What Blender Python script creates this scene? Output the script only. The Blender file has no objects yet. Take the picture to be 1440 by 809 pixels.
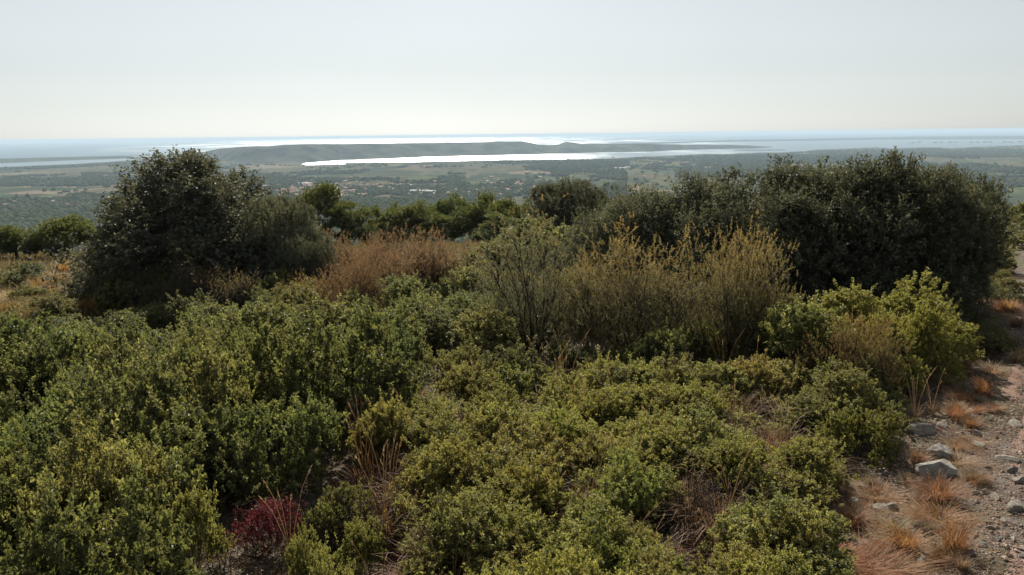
import bpy, math
import numpy as np
from mathutils import Vector, Matrix
from mathutils.geometry import tessellate_polygon

S = bpy.context.scene
COL = S.collection
rad = math.radians

# ------------------------------------------------------------------ camera, light, exposure
CAMZ = 4.0                      # eye height above the ground at the viewpoint
PLAIN = CAMZ - 180.0            # the coastal plain lies 180 m below the eye
FPX = 1130.0                    # focal length in photo pixels (photo is 1440 wide)
PITCH, ROLL = 10.8, -0.66
cam_d = bpy.data.cameras.new('camera')
cam = bpy.data.objects.new('camera', cam_d)
COL.objects.link(cam)
cam_d.sensor_width = 36.0
cam_d.lens = FPX / 1440.0 * 36.0
cam_d.clip_start = 0.1
cam_d.clip_end = 200000.0
CROT = Matrix.Rotation(rad(90 - PITCH), 4, 'X') @ Matrix.Rotation(rad(ROLL), 4, 'Z')
cam.matrix_world = Matrix.Translation((0, 0, CAMZ)) @ CROT
S.camera = cam

SUN_EL, SUN_AZ = 38.0, -7.0     # azimuth measured from the view axis, negative = left
world = bpy.data.worlds.new('World')
S.world = world
world.use_nodes = True
wn = world.node_tree
sky = wn.nodes.new('ShaderNodeTexSky')
sky.sky_type = 'NISHITA'
sky.sun_disc = False
sky.sun_elevation = rad(SUN_EL)
sky.sun_rotation = rad(SUN_AZ)
sky.altitude = 180
sky.air_density = 1.0
sky.dust_density = 0.7
sky.ozone_density = 3.0
bg = wn.nodes['Background']
bg.inputs['Strength'].default_value = 0.097
hazy = wn.nodes.new('ShaderNodeHueSaturation')   # humid autumn air: the whole sky is paler and less coloured
hazy.inputs['Saturation'].default_value = 0.28
hazy.inputs['Value'].default_value = 1.0
cool = wn.nodes.new('ShaderNodeMix')
cool.data_type = 'RGBA'
cool.blend_type = 'MULTIPLY'
cool.inputs['Factor'].default_value = 1.0
cool.inputs['B'].default_value = (0.935, 1.0, 1.0, 1)
wn.links.new(sky.outputs['Color'], hazy.inputs['Color'])
wn.links.new(hazy.outputs['Color'], cool.inputs['A'])
even = wn.nodes.new('ShaderNodeGamma')            # hazy skies are more even from horizon to zenith
even.inputs['Gamma'].default_value = 0.72
wn.links.new(cool.outputs['Result'], even.inputs['Color'])
wc = wn.nodes.new('ShaderNodeTexCoord')           # the faintest veil of high cloud
wm = wn.nodes.new('ShaderNodeMapping')
wm.inputs['Scale'].default_value = (2.2, 2.2, 5.0)
wno = wn.nodes.new('ShaderNodeTexNoise')
wno.inputs['Scale'].default_value = 1.6
wno.inputs['Detail'].default_value = 6
wmr = wn.nodes.new('ShaderNodeMapRange')
for k_, v_ in zip(('From Min', 'From Max', 'To Min', 'To Max'), (0.35, 0.65, 0.985, 1.015)):
    wmr.inputs[k_].default_value = v_
wv = wn.nodes.new('ShaderNodeVectorMath')
wv.operation = 'SCALE'
wn.links.new(wc.outputs['Generated'], wm.inputs['Vector'])
wn.links.new(wm.outputs['Vector'], wno.inputs['Vector'])
wn.links.new(wno.outputs['Fac'], wmr.inputs['Value'])
wn.links.new(even.outputs['Color'], wv.inputs[0])
wn.links.new(wmr.outputs[0], wv.inputs['Scale'])
wn.links.new(wv.outputs['Vector'], bg.inputs['Color'])

sun_d = bpy.data.lights.new('sun', 'SUN')
sun_d.energy = 5.0
sun_d.angle = rad(0.53)
sun_d.color = (1.0, 0.93, 0.82)
sun = bpy.data.objects.new('sun', sun_d)
COL.objects.link(sun)
to_sun = Vector((math.sin(rad(SUN_AZ)) * math.cos(rad(SUN_EL)), math.cos(rad(SUN_AZ)) * math.cos(rad(SUN_EL)), math.sin(rad(SUN_EL))))
sun.rotation_euler = (-to_sun).to_track_quat('-Z', 'Y').to_euler()

S.view_settings.view_transform = 'Standard'
S.view_settings.look = 'None'
S.view_settings.exposure = 0.72
S.view_settings.gamma = 1.0
S.cycles.max_bounces = 6
S.cycles.diffuse_bounces = 2
S.cycles.glossy_bounces = 2
S.cycles.transmission_bounces = 4
S.cycles.volume_bounces = 0
S.cycles.transparent_max_bounces = 8
S.cycles.caustics_reflective = False
S.cycles.caustics_refractive = False
S.cycles.sample_clamp_indirect = 4.0

# ------------------------------------------------------------------ helpers
M3 = np.array(CROT.to_3x3())


def ray(px, py):
    d = M3 @ np.array([(px - 720) / FPX, -(py - 404.5) / FPX, -1.0])
    return d / np.linalg.norm(d)


def on_plain(px, py, z=PLAIN):
    """the point of the plain that the photo shows at a pixel"""
    d = ray(px, py)
    t = (z - CAMZ) / min(d[2], -0.0016)
    return np.array([d[0] * t, d[1] * t, z])


def project(p):
    v = M3.T @ (np.asarray(p, float) - np.array([0, 0, CAMZ]))
    return 720 + FPX * v[0] / -v[2], 404.5 - FPX * v[1] / -v[2]


def _h(ix, iy, seed):
    n = (ix.astype(np.int64) * 374761393 + iy.astype(np.int64) * 668265263 + seed * 1442695041) & 0x7fffffff
    n = ((n ^ (n >> 13)) * 1274126177) & 0x7fffffff
    return ((n ^ (n >> 16)) & 0xffff) / 65535.0


def vnoise(x, y, seed=0):
    x = np.asarray(x, float)
    y = np.asarray(y, float)
    ix, iy = np.floor(x), np.floor(y)
    fx, fy = x - ix, y - iy
    fx = fx * fx * (3 - 2 * fx)
    fy = fy * fy * (3 - 2 * fy)
    a, b = _h(ix, iy, seed), _h(ix + 1, iy, seed)
    c, d = _h(ix, iy + 1, seed), _h(ix + 1, iy + 1, seed)
    return (a + (b - a) * fx) * (1 - fy) + (c + (d - c) * fx) * fy


def fbm(x, y, seed=0, n=4):
    s, a, t = 0, 0.5, 0
    for k in range(n):
        s = s + a * vnoise(np.asarray(x) * 2 ** k, np.asarray(y) * 2 ** k, seed + k * 7)
        t += a
        a *= 0.5
    return s / t


def ground(x, y):
    x = np.asarray(x, float)
    y = np.asarray(y, float)
    k1 = 0.0020 - 0.0017 * np.clip((x / np.maximum(y, 1) - 0.36) / 0.14, 0, 1)
    u, w = np.clip(y - 40, 0, 60), np.clip(y - 100, 0, None)
    z = -0.055 * np.clip(y, -70, None) - k1 * u * u - k1 * 120 * w - 0.0008 * np.minimum(w, 200) ** 2 - 0.32 * np.clip(y - 300, 0, None)
    z = z - 0.012 * np.clip(-x, 0, 60) * np.clip(y / 40, 0, 1)
    z = np.maximum(z, PLAIN - 7)
    z = z + 0.22 * (fbm(x / 4, y / 4, 3) - 0.5) + 0.07 * (fbm(x / 0.7, y / 0.7, 9, 3) - 0.5)
    return z


def gz(x, y):
    return float(ground(x, y))


def on_hill(px, py):
    """the point of the near hillside that the photo shows at a pixel"""
    d = ray(px, py)
    t = 2.0
    for _ in range(4000):
        if CAMZ + d[2] * t < gz(d[0] * t, d[1] * t):
            break
        t += 0.05 + t * 0.002
    return d[0] * t, d[1] * t


def at_dist(px, dist):
    """hillside point in the direction of pixel column px, dist metres ahead"""
    d = ray(px, 330)
    x = d[0] * dist / d[1]
    for _ in range(4):
        p = (x, dist, gz(x, dist) + 0.5)
        x += (px - project(p)[0]) * dist / FPX
    return x, dist


def new_mesh(name, V, F, mats, smooth=False, attrs=None, midx=None):
    V = np.asarray(V, np.float32).reshape(-1, 3)
    F = np.asarray(F, np.int32)
    k = F.shape[1]
    me = bpy.data.meshes.new(name)
    me.vertices.add(len(V))
    me.vertices.foreach_set('co', V.ravel())
    me.loops.add(F.size)
    me.loops.foreach_set('vertex_index', F.ravel())
    me.polygons.add(len(F))
    me.polygons.foreach_set('loop_start', np.arange(0, F.size, k, dtype=np.int32))
    me.polygons.foreach_set('loop_total', np.full(len(F), k, np.int32))
    if midx is not None:
        me.polygons.foreach_set('material_index', np.asarray(midx, np.int32))
    me.polygons.foreach_set('use_smooth', np.full(len(F), bool(smooth)))
    for m in mats if isinstance(mats, (list, tuple)) else [mats]:
        me.materials.append(m)
    for an, arr in (attrs or {}).items():
        a = me.attributes.new(an, 'FLOAT', 'POINT')
        a.data.foreach_set('value', np.asarray(arr, np.float32))
    me.update(calc_edges=True)
    return me


def link(name, data, parent=None, loc=(0, 0, 0), rot=(0, 0, 0), scale=(1, 1, 1), color=None):
    o = bpy.data.objects.new(name, data)
    COL.objects.link(o)
    o.parent = parent
    o.location = loc
    o.rotation_euler = rot
    o.scale = scale
    if color is not None:
        o.color = (*color, 1)
    return o


def tag(o, label=None, cat=None, group=None, kind=None):
    for k, v in (('label', label), ('category', cat), ('group', group), ('kind', kind)):
        if v:
            o[k] = v
    return o


def plant(name, label, cat, parts, loc, rotz=0.0, scale=(1, 1, 1), group=None, tilt=(0, 0)):
    """an Empty at the plant's foot that parents its parts; parts = [(part name, mesh, colour)]"""
    e = bpy.data.objects.new(name, None)
    COL.objects.link(e)
    e.empty_display_size = 0.2
    e.location = loc
    e.rotation_euler = (tilt[0], tilt[1], rotz)
    e.scale = scale
    tag(e, label, cat, group)
    for pn, me, c in parts:
        link(pn, me, e, color=c)
    return e


class Geo:
    """collects triangles (as numpy blocks) for one mesh"""

    def __init__(self):
        self.V, self.F, self.T, self.n = [], [], [], 0

    def add(self, V, F, tip=0.0):
        V = np.asarray(V, float).reshape(-1, 3)
        self.V.append(V)
        self.F.append(np.asarray(F, int).reshape(-1, 3) + self.n)
        self.T.append(np.broadcast_to(np.asarray(tip, float), (len(V),)))
        self.n += len(V)

    def mesh(self, name, mats, smooth=False):
        return new_mesh(name, np.concatenate(self.V), np.concatenate(self.F), mats, smooth, {'tip': np.concatenate(self.T)})


def unit(v):
    return v / np.maximum(np.linalg.norm(v, axis=-1, keepdims=True), 1e-9)


def add_leaves(g, pos, d, nrm, length, width, fold=0.18, tip=0.0):
    """folded diamond leaves, two triangles each"""
    n = len(pos)
    s = unit(np.cross(d, nrm))
    nn = np.cross(s, d)
    L = np.broadcast_to(np.asarray(length, float), (n,))[:, None]
    W = np.broadcast_to(np.asarray(width, float), (n,))[:, None]
    mid = pos + d * L * 0.5
    v = np.stack([pos, mid + s * W * 0.5 + nn * W * fold, pos + d * L - nn * L * 0.12, mid - s * W * 0.5 + nn * W * fold], 1)
    b = np.arange(n)[:, None] * 4
    f = np.concatenate([b + np.array([[0, 1, 2]]), b + np.array([[0, 2, 3]])], 1).reshape(-1, 3)
    g.add(v.reshape(-1, 3), f, np.repeat(np.broadcast_to(np.asarray(tip, float), (n,)), 4))


def add_needles(g, pos, d, length, width, rng, tip=0.0):
    n = len(pos)
    s = unit(np.cross(d, rng.normal(size=(n, 3))))
    L = np.broadcast_to(np.asarray(length, float), (n,))[:, None]
    v = np.stack([pos - s * width / 2, pos + s * width / 2, pos + d * L], 1)
    g.add(v.reshape(-1, 3), np.arange(3 * n).reshape(-1, 3), np.repeat(np.broadcast_to(np.asarray(tip, float), (n,)), 3))


def add_tube(g, pts, radii, sides=5, tip=0.0):
    pts = np.asarray(pts, float)
    n = len(pts)
    t = unit(np.gradient(pts, axis=0))
    ref = np.array([0.31, 0.17, 0.93]) if abs(t[0, 2]) < 0.9 else np.array([1.0, 0.2, 0.1])
    u = unit(np.cross(t, ref))
    w = np.cross(t, u)
    a = np.linspace(0, 2 * math.pi, sides, endpoint=False)
    ring = pts[:, None] + (u[:, None] * np.cos(a)[None, :, None] + w[:, None] * np.sin(a)[None, :, None]) * np.asarray(radii, float)[:, None, None]
    F = []
    for i in range(n - 1):
        for k in range(sides):
            p, q = i * sides + k, i * sides + (k + 1) % sides
            F += [(p, q, q + sides), (p, q + sides, p + sides)]
    top = n * sides
    F += [(top - sides + k, top - sides + (k + 1) % sides, top) for k in range(sides)]
    V = np.concatenate([ring.reshape(-1, 3), pts[-1:] + t[-1:] * radii[-1]])
    tips = np.concatenate([np.repeat(np.broadcast_to(np.asarray(tip, float), (n,)), sides), [np.max(tip)]])
    g.add(V, F, tips)


def rand_dir(rng, n):
    return unit(rng.normal(size=(n, 3)))


# ------------------------------------------------------------------ materials
class NT:
    def __init__(self, name):
        self.m = bpy.data.materials.new(name)
        self.m.use_nodes = True
        self.t = self.m.node_tree
        self.t.nodes.clear()
        self.out = self.t.nodes.new('ShaderNodeOutputMaterial')

    def n(self, typ, **kw):
        nd = self.t.nodes.new('ShaderNode' + typ)
        for k, v in kw.items():
            if k.startswith('i_'):
                key = k[2:].replace('_', ' ')
                nd.inputs[int(key) if key.isdigit() else key].default_value = v
            else:
                setattr(nd, k, v)
        return nd

    def l(self, a, b):
        self.t.links.new(a, b)

    def mix(self, fac, a, b, mode='MIX'):
        nd = self.t.nodes.new('ShaderNodeMix')
        nd.data_type = 'RGBA'
        nd.blend_type = mode
        for sock, v in ((nd.inputs['Factor'], fac), (nd.inputs['A'], a), (nd.inputs['B'], b)):
            if hasattr(v, 'is_linked'):
                self.l(v, sock)
            elif isinstance(v, (int, float)):
                sock.default_value = v if sock.type == 'VALUE' else (v, v, v, 1)
            else:
                sock.default_value = (*v, 1)
        return nd.outputs['Result']

    def math(self, op, a, b=0.0, clamp=False):
        nd = self.t.nodes.new('ShaderNodeMath')
        nd.operation = op
        nd.use_clamp = clamp
        for sock, v in ((nd.inputs[0], a), (nd.inputs[1], b)):
            if hasattr(v, 'is_linked'):
                self.l(v, sock)
            else:
                sock.default_value = v
        return nd.outputs[0]

    def rng(self, v, a, b, c=0.0, d=1.0):
        nd = self.n('MapRange')
        self.l(v, nd.inputs['Value'])
        for k, x in zip(('From Min', 'From Max', 'To Min', 'To Max'), (a, b, c, d)):
            nd.inputs[k].default_value = x
        return nd.outputs[0]

    def pos(self, scale=(1, 1, 1), obj=False):
        src = self.n('TexCoord').outputs['Object'] if obj else self.n('NewGeometry').outputs['Position']
        mp = self.n('Mapping')
        mp.inputs['Scale'].default_value = scale
        self.l(src, mp.inputs['Vector'])
        return mp.outputs['Vector']

    def noise(self, vec, scale, detail=4, rough=0.55):
        nd = self.n('TexNoise')
        nd.inputs['Scale'].default_value = scale
        nd.inputs['Detail'].default_value = detail
        nd.inputs['Roughness'].default_value = rough
        self.l(vec, nd.inputs['Vector'])
        return nd.outputs['Fac']

    def surf(self, sh):
        self.l(sh, self.out.inputs['Surface'])
        return self.m

    def bsdf(self, col, rough=0.8, spec=0.3, bump=None, dist=0.02, strength=1.0):
        p = self.n('BsdfPrincipled')
        if hasattr(col, 'is_linked'):
            self.l(col, p.inputs['Base Color'])
        else:
            p.inputs['Base Color'].default_value = (*col, 1)
        if hasattr(rough, 'is_linked'):
            self.l(rough, p.inputs['Roughness'])
        else:
            p.inputs['Roughness'].default_value = rough
        p.inputs['Specular IOR Level'].default_value = spec
        if bump is not None:
            b = self.n('Bump')
            b.inputs['Distance'].default_value = dist
            b.inputs['Strength'].default_value = strength
            self.l(bump, b.inputs['Height'])
            self.l(b.outputs['Normal'], p.inputs['Normal'])
        return p.outputs['BSDF']


def foliage_mat(name, tipcol, trans=0.32, rough=0.4, spec=0.5, var=0.35, tint=(1.4, 1.36, 0.8)):
    """leaf colour = the object's own colour, varied leaf by leaf, with young tips (on pines, painted backlight at the crown top) of tipcol"""
    t = NT(name)
    oc = t.n('ObjectInfo').outputs['Color']
    isl = t.n('NewGeometry').outputs['Random Per Island']
    tip = t.n('Attribute', attribute_name='tip').outputs['Fac']
    c = t.mix(1.0, oc, t.rng(isl, 0, 1, 1 - var, 1 + var), 'MULTIPLY')
    c = t.mix(tip, c, tipcol)
    p = t.bsdf(c, rough, spec)
    tr = t.n('BsdfTranslucent')
    t.l(t.mix(1.0, c, tint, 'MULTIPLY'), tr.inputs['Color'])
    mx = t.n('MixShader')
    mx.inputs[0].default_value = trans
    t.l(p, mx.inputs[1])
    t.l(tr.outputs[0], mx.inputs[2])
    return t.surf(mx.outputs[0])


def wood_mat(name, a, b):
    t = NT(name)
    v = t.pos((1, 1, 0.25), obj=True)
    f = t.noise(v, 30, 5)
    return t.surf(t.bsdf(t.mix(f, a, b), 0.9, 0.15, f, 0.01))


M = {}
M['leaf'] = foliage_mat('evergreen_leaf', (0.30, 0.29, 0.125), 0.5, 0.5, 0.3)
M['greenleaf'] = foliage_mat('green_leaf', (0.235, 0.24, 0.09), 0.46, 0.5, 0.3)
M['oak'] = foliage_mat('oak_leaf', (0.20, 0.20, 0.135), 0.30, 0.58, 0.15, tint=(1.35, 1.3, 0.85))
M['needle'] = foliage_mat('pine_needle', (0.19, 0.215, 0.075), 0.48, 0.5, 0.3)
M['heath'] = foliage_mat('heath_twig', (0.54, 0.36, 0.145), 0.48, 0.6, 0.2)
M['rust'] = foliage_mat('rusty_twig', (0.29, 0.17, 0.105), 0.4, 0.6, 0.2)
M['dry'] = foliage_mat('dry_grass', (0.52, 0.36, 0.18), 0.4, 0.6, 0.2, tint=(1.2, 1.1, 0.9))
M['twig'] = foliage_mat('dead_twig', (0.2, 0.18, 0.17), 0.0, 0.9, 0.0)
M['redleaf'] = foliage_mat('red_leaf', (0.22, 0.04, 0.05), 0.35, 0.5, 0.25, tint=(1.3, 0.9, 0.9))
M['wood'] = wood_mat('grey_bark', (0.05, 0.04, 0.032), (0.14, 0.12, 0.10))
M['darkwood'] = wood_mat('dark_bark', (0.03, 0.024, 0.02), (0.09, 0.07, 0.055))


def soil_mat(name, track):
    t = NT(name)
    v = t.pos()
    big = t.noise(v, 0.55, 5)
    mid = t.noise(v, 4.0, 6, 0.65)
    fine = t.noise(v, 30.0, 4, 0.7)
    vor = t.n('TexVoronoi', feature='F1')
    vor.inputs['Scale'].default_value = 22.0
    t.l(v, vor.inputs['Vector'])
    vor2 = t.n('TexVoronoi', feature='F1')
    vor2.inputs['Scale'].default_value = 9.0
    t.l(v, vor2.inputs['Vector'])
    if track:
        c = t.mix(mid, (0.165, 0.094, 0.068), (0.28, 0.178, 0.134))
        c = t.mix(t.rng(big, 0.42, 0.62, 0, 0.6), c, (0.23, 0.18, 0.15))
    else:
        c = t.mix(mid, (0.055, 0.038, 0.027), (0.14, 0.10, 0.075))
        c = t.mix(t.rng(big, 0.45, 0.6, 0, 0.75), c, (0.16, 0.14, 0.12))
        herb = t.noise(v, 0.35, 6, 0.7)
        c = t.mix(t.rng(herb, 0.42, 0.58, 0.0, 0.75), c, (0.085, 0.075, 0.035))
    sep = t.n('SeparateColor')
    t.l(vor.outputs['Color'], sep.inputs['Color'])
    chips = t.math('MULTIPLY', t.rng(sep.outputs[0], 0.62, 0.75), t.rng(vor.outputs['Distance'], 0.5, 0.3))
    c = t.mix(t.math('MULTIPLY', chips, 0.75), c, (0.36, 0.33, 0.29))
    c = t.mix(1.0, c, t.rng(fine, 0.25, 0.75, 0.7, 1.25), 'MULTIPLY')
    h = t.math('ADD', t.math('MULTIPLY', mid, 1.4), t.math('ADD', t.math('MULTIPLY', fine, 0.5), t.math('MULTIPLY', chips, 0.6)))
    return t.surf(t.bsdf(c, 0.95, 0.15, h, 0.05))


M['soil'] = soil_mat('stony_soil', False)
M['track'] = soil_mat('track_gravel', True)


def rock_mat():
    t = NT('grey_limestone')
    v = t.pos(obj=True)
    a = t.noise(v, 2.2, 6, 0.65)
    b = t.noise(v, 11.0, 5, 0.7)
    c = t.mix(t.rng(a, 0.35, 0.65), (0.18, 0.165, 0.145), (0.41, 0.38, 0.335))
    c = t.mix(t.rng(b, 0.52, 0.66, 0, 0.7), c, (0.10, 0.095, 0.085))
    c = t.mix(t.rng(t.noise(v, 5, 3), 0.6, 0.7, 0, 0.5), c, (0.30, 0.24, 0.17))
    oc = t.n('ObjectInfo').outputs['Color']
    c = t.mix(1.0, c, oc, 'MULTIPLY')
    return t.surf(t.bsdf(c, 0.9, 0.25, t.math('ADD', a, t.math('MULTIPLY', b, 0.5)), 0.06))


M['rock'] = rock_mat()


def plain_mat():
    t = NT('farmland')
    v = t.pos()
    warp = t.noise(v, 0.002, 3)
    v1 = t.n('TexVoronoi', feature='F1', distance='CHEBYCHEV')
    v1.inputs['Scale'].default_value = 1.0
    mp = t.n('Mapping')
    mp.inputs['Scale'].default_value = (0.0055, 0.0028, 1)
    mp.inputs['Rotation'].default_value = (0, 0, 0.35)
    t.l(t.n('NewGeometry').outputs['Position'], mp.inputs['Vector'])
    t.l(mp.outputs[0], v1.inputs['Vector'])
    sep = t.n('SeparateColor')
    t.l(v1.outputs['Color'], sep.inputs['Color'])
    rp = t.n('ValToRGB')
    t.l(sep.outputs[0], rp.inputs['Fac'])
    e = rp.color_ramp
    e.interpolation = 'CONSTANT'
    stops = [(0.0, (0.042, 0.055, 0.034)), (0.22, (0.062, 0.078, 0.045)), (0.42, (0.082, 0.094, 0.052)), (0.6, (0.050, 0.060, 0.037)),
             (0.75, (0.12, 0.10, 0.065)), (0.87, (0.085, 0.10, 0.045)), (0.94, (0.17, 0.14, 0.095))]
    e.elements[0].position, e.elements[0].color = 0.0, (*stops[0][1], 1)
    e.elements[1].position, e.elements[1].color = stops[1][0], (*stops[1][1], 1)
    for p_, c_ in stops[2:]:
        q = e.elements.new(p_)
        q.color = (*c_, 1)
    scrub = t.noise(t.pos((1, 1, 1)), 0.0016, 5, 0.6)
    fine = t.noise(t.pos((1, 0.5, 1)), 0.02, 5, 0.7)
    sc = t.mix(t.rng(fine, 0.35, 0.65), (0.045, 0.055, 0.03), (0.125, 0.105, 0.07))
    c = t.mix(t.rng(scrub, 0.47, 0.56), rp.outputs['Color'], sc)
    c = t.mix(1.0, c, t.rng(fine, 0.3, 0.7, 0.75, 1.2), 'MULTIPLY')
    return t.surf(t.bsdf(c, 1.0, 0.0))


M['plain'] = plain_mat()


def hill_far_mat():
    t = NT('plateau_scrub')
    v = t.pos()
    a = t.noise(v, 0.006, 6, 0.65)
    c = t.mix(t.rng(a, 0.35, 0.65), (0.009, 0.016, 0.010), (0.095, 0.092, 0.065))
    return t.surf(t.bsdf(c, 1.0, 0.0))


M['farhill'] = hill_far_mat()


def water_mat(name, deep, rough, gloss):
    t = NT(name)
    v = t.pos((1, 0.22, 1))
    a = t.noise(v, 0.0011, 4, 0.6)
    b = t.noise(t.pos((1, 0.12, 1)), 0.006, 3, 0.6)
    r = t.rng(t.math('ADD', t.math('MULTIPLY', a, 0.7), t.math('MULTIPLY', b, 0.3)), 0.35, 0.65, rough - 0.08, rough + 0.08)
    d = t.n('BsdfDiffuse')
    d.inputs['Color'].default_value = (*deep, 1)
    g = t.n('BsdfAnisotropic', distribution='BECKMANN')
    g.inputs['Color'].default_value = (0.97, 0.99, 0.97, 1)
    t.l(r, g.inputs['Roughness'])
    mx = t.n('MixShader')
    mx.inputs[0].default_value = gloss
    t.l(d.outputs[0], mx.inputs[1])
    t.l(g.outputs[0], mx.inputs[2])
    return t.surf(mx.outputs[0])


M['sea'] = water_mat('sea_water', (0.03, 0.075, 0.10), 0.445, 0.40)
M['lagoon'] = water_mat('lagoon_water', (0.05, 0.09, 0.11), 0.455, 0.52)


def plainmat(name, c, rough=0.9, spec=0.2, island=0.25):
    t = NT(name)
    isl = t.n('ObjectInfo').outputs['Random']
    col = t.mix(1.0, c, t.rng(isl, 0, 1, 1 - island, 1 + island), 'MULTIPLY')
    v = t.pos(obj=True)
    col = t.mix(1.0, col, t.rng(t.noise(v, 0.9, 3), 0.3, 0.7, 0.85, 1.1), 'MULTIPLY')
    return t.surf(t.bsdf(col, rough, spec))


M['house_wall'] = plainmat('house_render', (0.50, 0.45, 0.39))
M['house_roof'] = plainmat('clay_tiles', (0.42, 0.24, 0.17))
M['shed_wall'] = plainmat('shed_wall', (0.6, 0.6, 0.58), 0.7)
M['shed_roof'] = plainmat('shed_roof', (0.5, 0.51, 0.51), 0.8, 0.2)
M['rack'] = plainmat('weathered_rack', (0.06, 0.055, 0.05))
M['sand'] = plainmat('beach_sand', (0.30, 0.28, 0.22))
M['window'] = plainmat('window_glass', (0.04, 0.045, 0.05), 0.2, 0.5)


def far_tree_mat():
    t = NT('far_tree_foliage')
    isl = t.n('NewGeometry').outputs['Random Per Island']
    c = t.mix(isl, (0.03, 0.043, 0.022), (0.075, 0.085, 0.04))
    return t.surf(t.bsdf(c, 1.0, 0.0))


M['fartree'] = far_tree_mat()

# ------------------------------------------------------------------ ground, plain, water


def polar(r, az, zf):
    R, A = np.meshgrid(r, az, indexing='ij')
    X, Y = R * np.sin(A), R * np.cos(A)
    V = np.stack([X, Y, zf(X, Y)], -1).reshape(-1, 3)
    n, m = R.shape
    i = np.arange(n - 1)[:, None] * m + np.arange(m - 1)[None]
    F = np.stack([i, i + m, i + m + 1, i + 1], -1).reshape(-1, 4)
    return V, F


az = np.concatenate([np.radians(np.linspace(-180, -46, 60))[:-1], np.radians(np.linspace(-46, 46, 420)), np.radians(np.linspace(46, 180, 60))[1:]])
r = np.concatenate([[0.05], np.geomspace(1.0, 950, 420)])
V, F = polar(r, az, ground)
hs = link('hillside', new_mesh('hillside', V, F[:, ::-1], M['soil'], True))
tag(hs, kind='structure')


def plain_z(X, Y):
    d = np.hypot(X, Y)
    wgt = np.clip((d - 1500) / 500, 0, 1) * np.clip((4600 - d) / 1200, 0, 1)
    a = np.degrees(np.arctan2(X, Y))
    right = np.clip((a - 6) / 8, 0, 1)
    rg = np.exp(-((d - 5200) / 900) ** 2) * np.clip((a - 13) / 6, 0, 1)
    z = PLAIN + wgt * (10 * (fbm(X / 500, Y / 700, 21) - 0.4) + right * 34 * np.clip(fbm(X / 700, Y / 420, 33) - 0.42, 0, 1))
    return z + rg * 26 * fbm(X / 500, Y / 350, 41)


V, F = polar(np.geomspace(500, 57000, 320), np.radians(np.linspace(-58, 58, 380)), plain_z)
pl = link('plain', new_mesh('plain', V, F[:, ::-1], M['plain'], True))
tag(pl, kind='structure')


def sheet(name, pts, z, mat):
    P = [on_plain(px, py, z) for px, py in pts]
    vs = [Vector(p) for p in P]
    tri = tessellate_polygon([vs])
    F = []
    for a, b, c in tri:
        n = (vs[b] - vs[a]).cross(vs[c] - vs[a])
        F.append((a, b, c) if n.z > 0 else (a, c, b))
    o = link(name, new_mesh(name, P, F, mat))
    tag(o, kind='structure')
    return o


def dense(pts, jit, seed, step=9.0):
    """a shoreline with small irregular bays between the given points"""
    rng = np.random.default_rng(seed)
    out = []
    for (x0, y0), (x1, y1) in zip(pts[:-1], pts[1:]):
        k = max(1, int(abs(x1 - x0) / step))
        for i in range(k):
            f = i / k
            out.append((x0 + (x1 - x0) * f, y0 + (y1 - y0) * f + (rng.uniform(-jit, jit) if i else 0)))
    out.append(pts[-1])
    return out


near_sea = [(-260, 229), (0, 223), (100, 220.8), (180, 219), (240, 217.6), (290, 216), (400, 213), (720, 208.5), (800, 206), (840, 203.6),
            (900, 202.3), (960, 200.2), (1000, 198.4), (1100, 196.2), (1200, 194.2), (1300, 192.3), (1440, 190.9), (1620, 188)]
far_sea = []
for px in np.linspace(1620, -260, 24):
    d = ray(px, 300)
    k = 56000 / math.hypot(d[0], d[1])
    far_sea.append((d[0] * k, d[1] * k))
P = [on_plain(px, py, PLAIN + 0.6) for px, py in dense(near_sea, 0.12, 5)] + [np.array([x, y, PLAIN + 0.6]) for x, y in far_sea]
vs = [Vector(p) for p in P]
F = []
for a, b, c in tessellate_polygon([vs]):
    n = (vs[b] - vs[a]).cross(vs[c] - vs[a])
    F.append((a, b, c) if n.z > 0 else (a, c, b))
tag(link('sea', new_mesh('sea', P, F, M['sea'])), kind='structure')

near_l = [(424, 231), (480, 229), (560, 228.3), (620, 227.2), (720, 225), (800, 224.5), (860, 223), (900, 220.6), (960, 218.2), (990, 216.6),
          (1020, 217), (1040, 215.6), (1100, 214.5), (1130, 213), (1150, 210.6), (1200, 208.7), (1232, 207.4), (1250, 208.9), (1300, 207.1), (1340, 208.4),
          (1400, 205.6), (1440, 204.2), (1620, 200)]
far_l = [(1620, 191.5), (1440, 195.8), (1340, 196.3), (1240, 196.6), (1200, 197.1), (1100, 198.7), (1020, 199.6), (950, 201.6), (905, 203.2), (905, 205), (960, 204.6),
         (1030, 205), (1080, 207.2), (1060, 209.0), (960, 210.8), (920, 213.2), (850, 214.6), (790, 216.1), (720, 218.2), (660, 219.2), (600, 220.7), (560, 222.6),
         (480, 225.6), (430, 229.2)]
sheet('lagoon', dense(near_l, 0.22, 6) + dense(far_l, 0.1, 7, 20), PLAIN + 0.6, M['lagoon'])
sheet('pond', dense([(-120, 241), (0, 235.4), (50, 233), (100, 231), (150, 228), (186, 225.4)], 0.2, 8) + [(190, 224), (180, 223), (130, 224.6), (60, 227.4), (0, 230), (-120, 235)], PLAIN + 0.6, M['lagoon'])
sheet('inlet', [(178, 221.3), (222, 219.4), (222, 218.9), (178, 220.2)], PLAIN + 0.65, M['lagoon'])
sheet('salt_pan', [(424, 231.4), (486, 229.6), (486, 230.9), (470, 231.2), (426, 232.6)], PLAIN + 0.7, M['lagoon'])
sheet('far_lagoon', [(912, 203.4), (966, 203.3), (966, 202.2), (930, 202.6)], PLAIN + 0.7, M['lagoon'])


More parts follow.
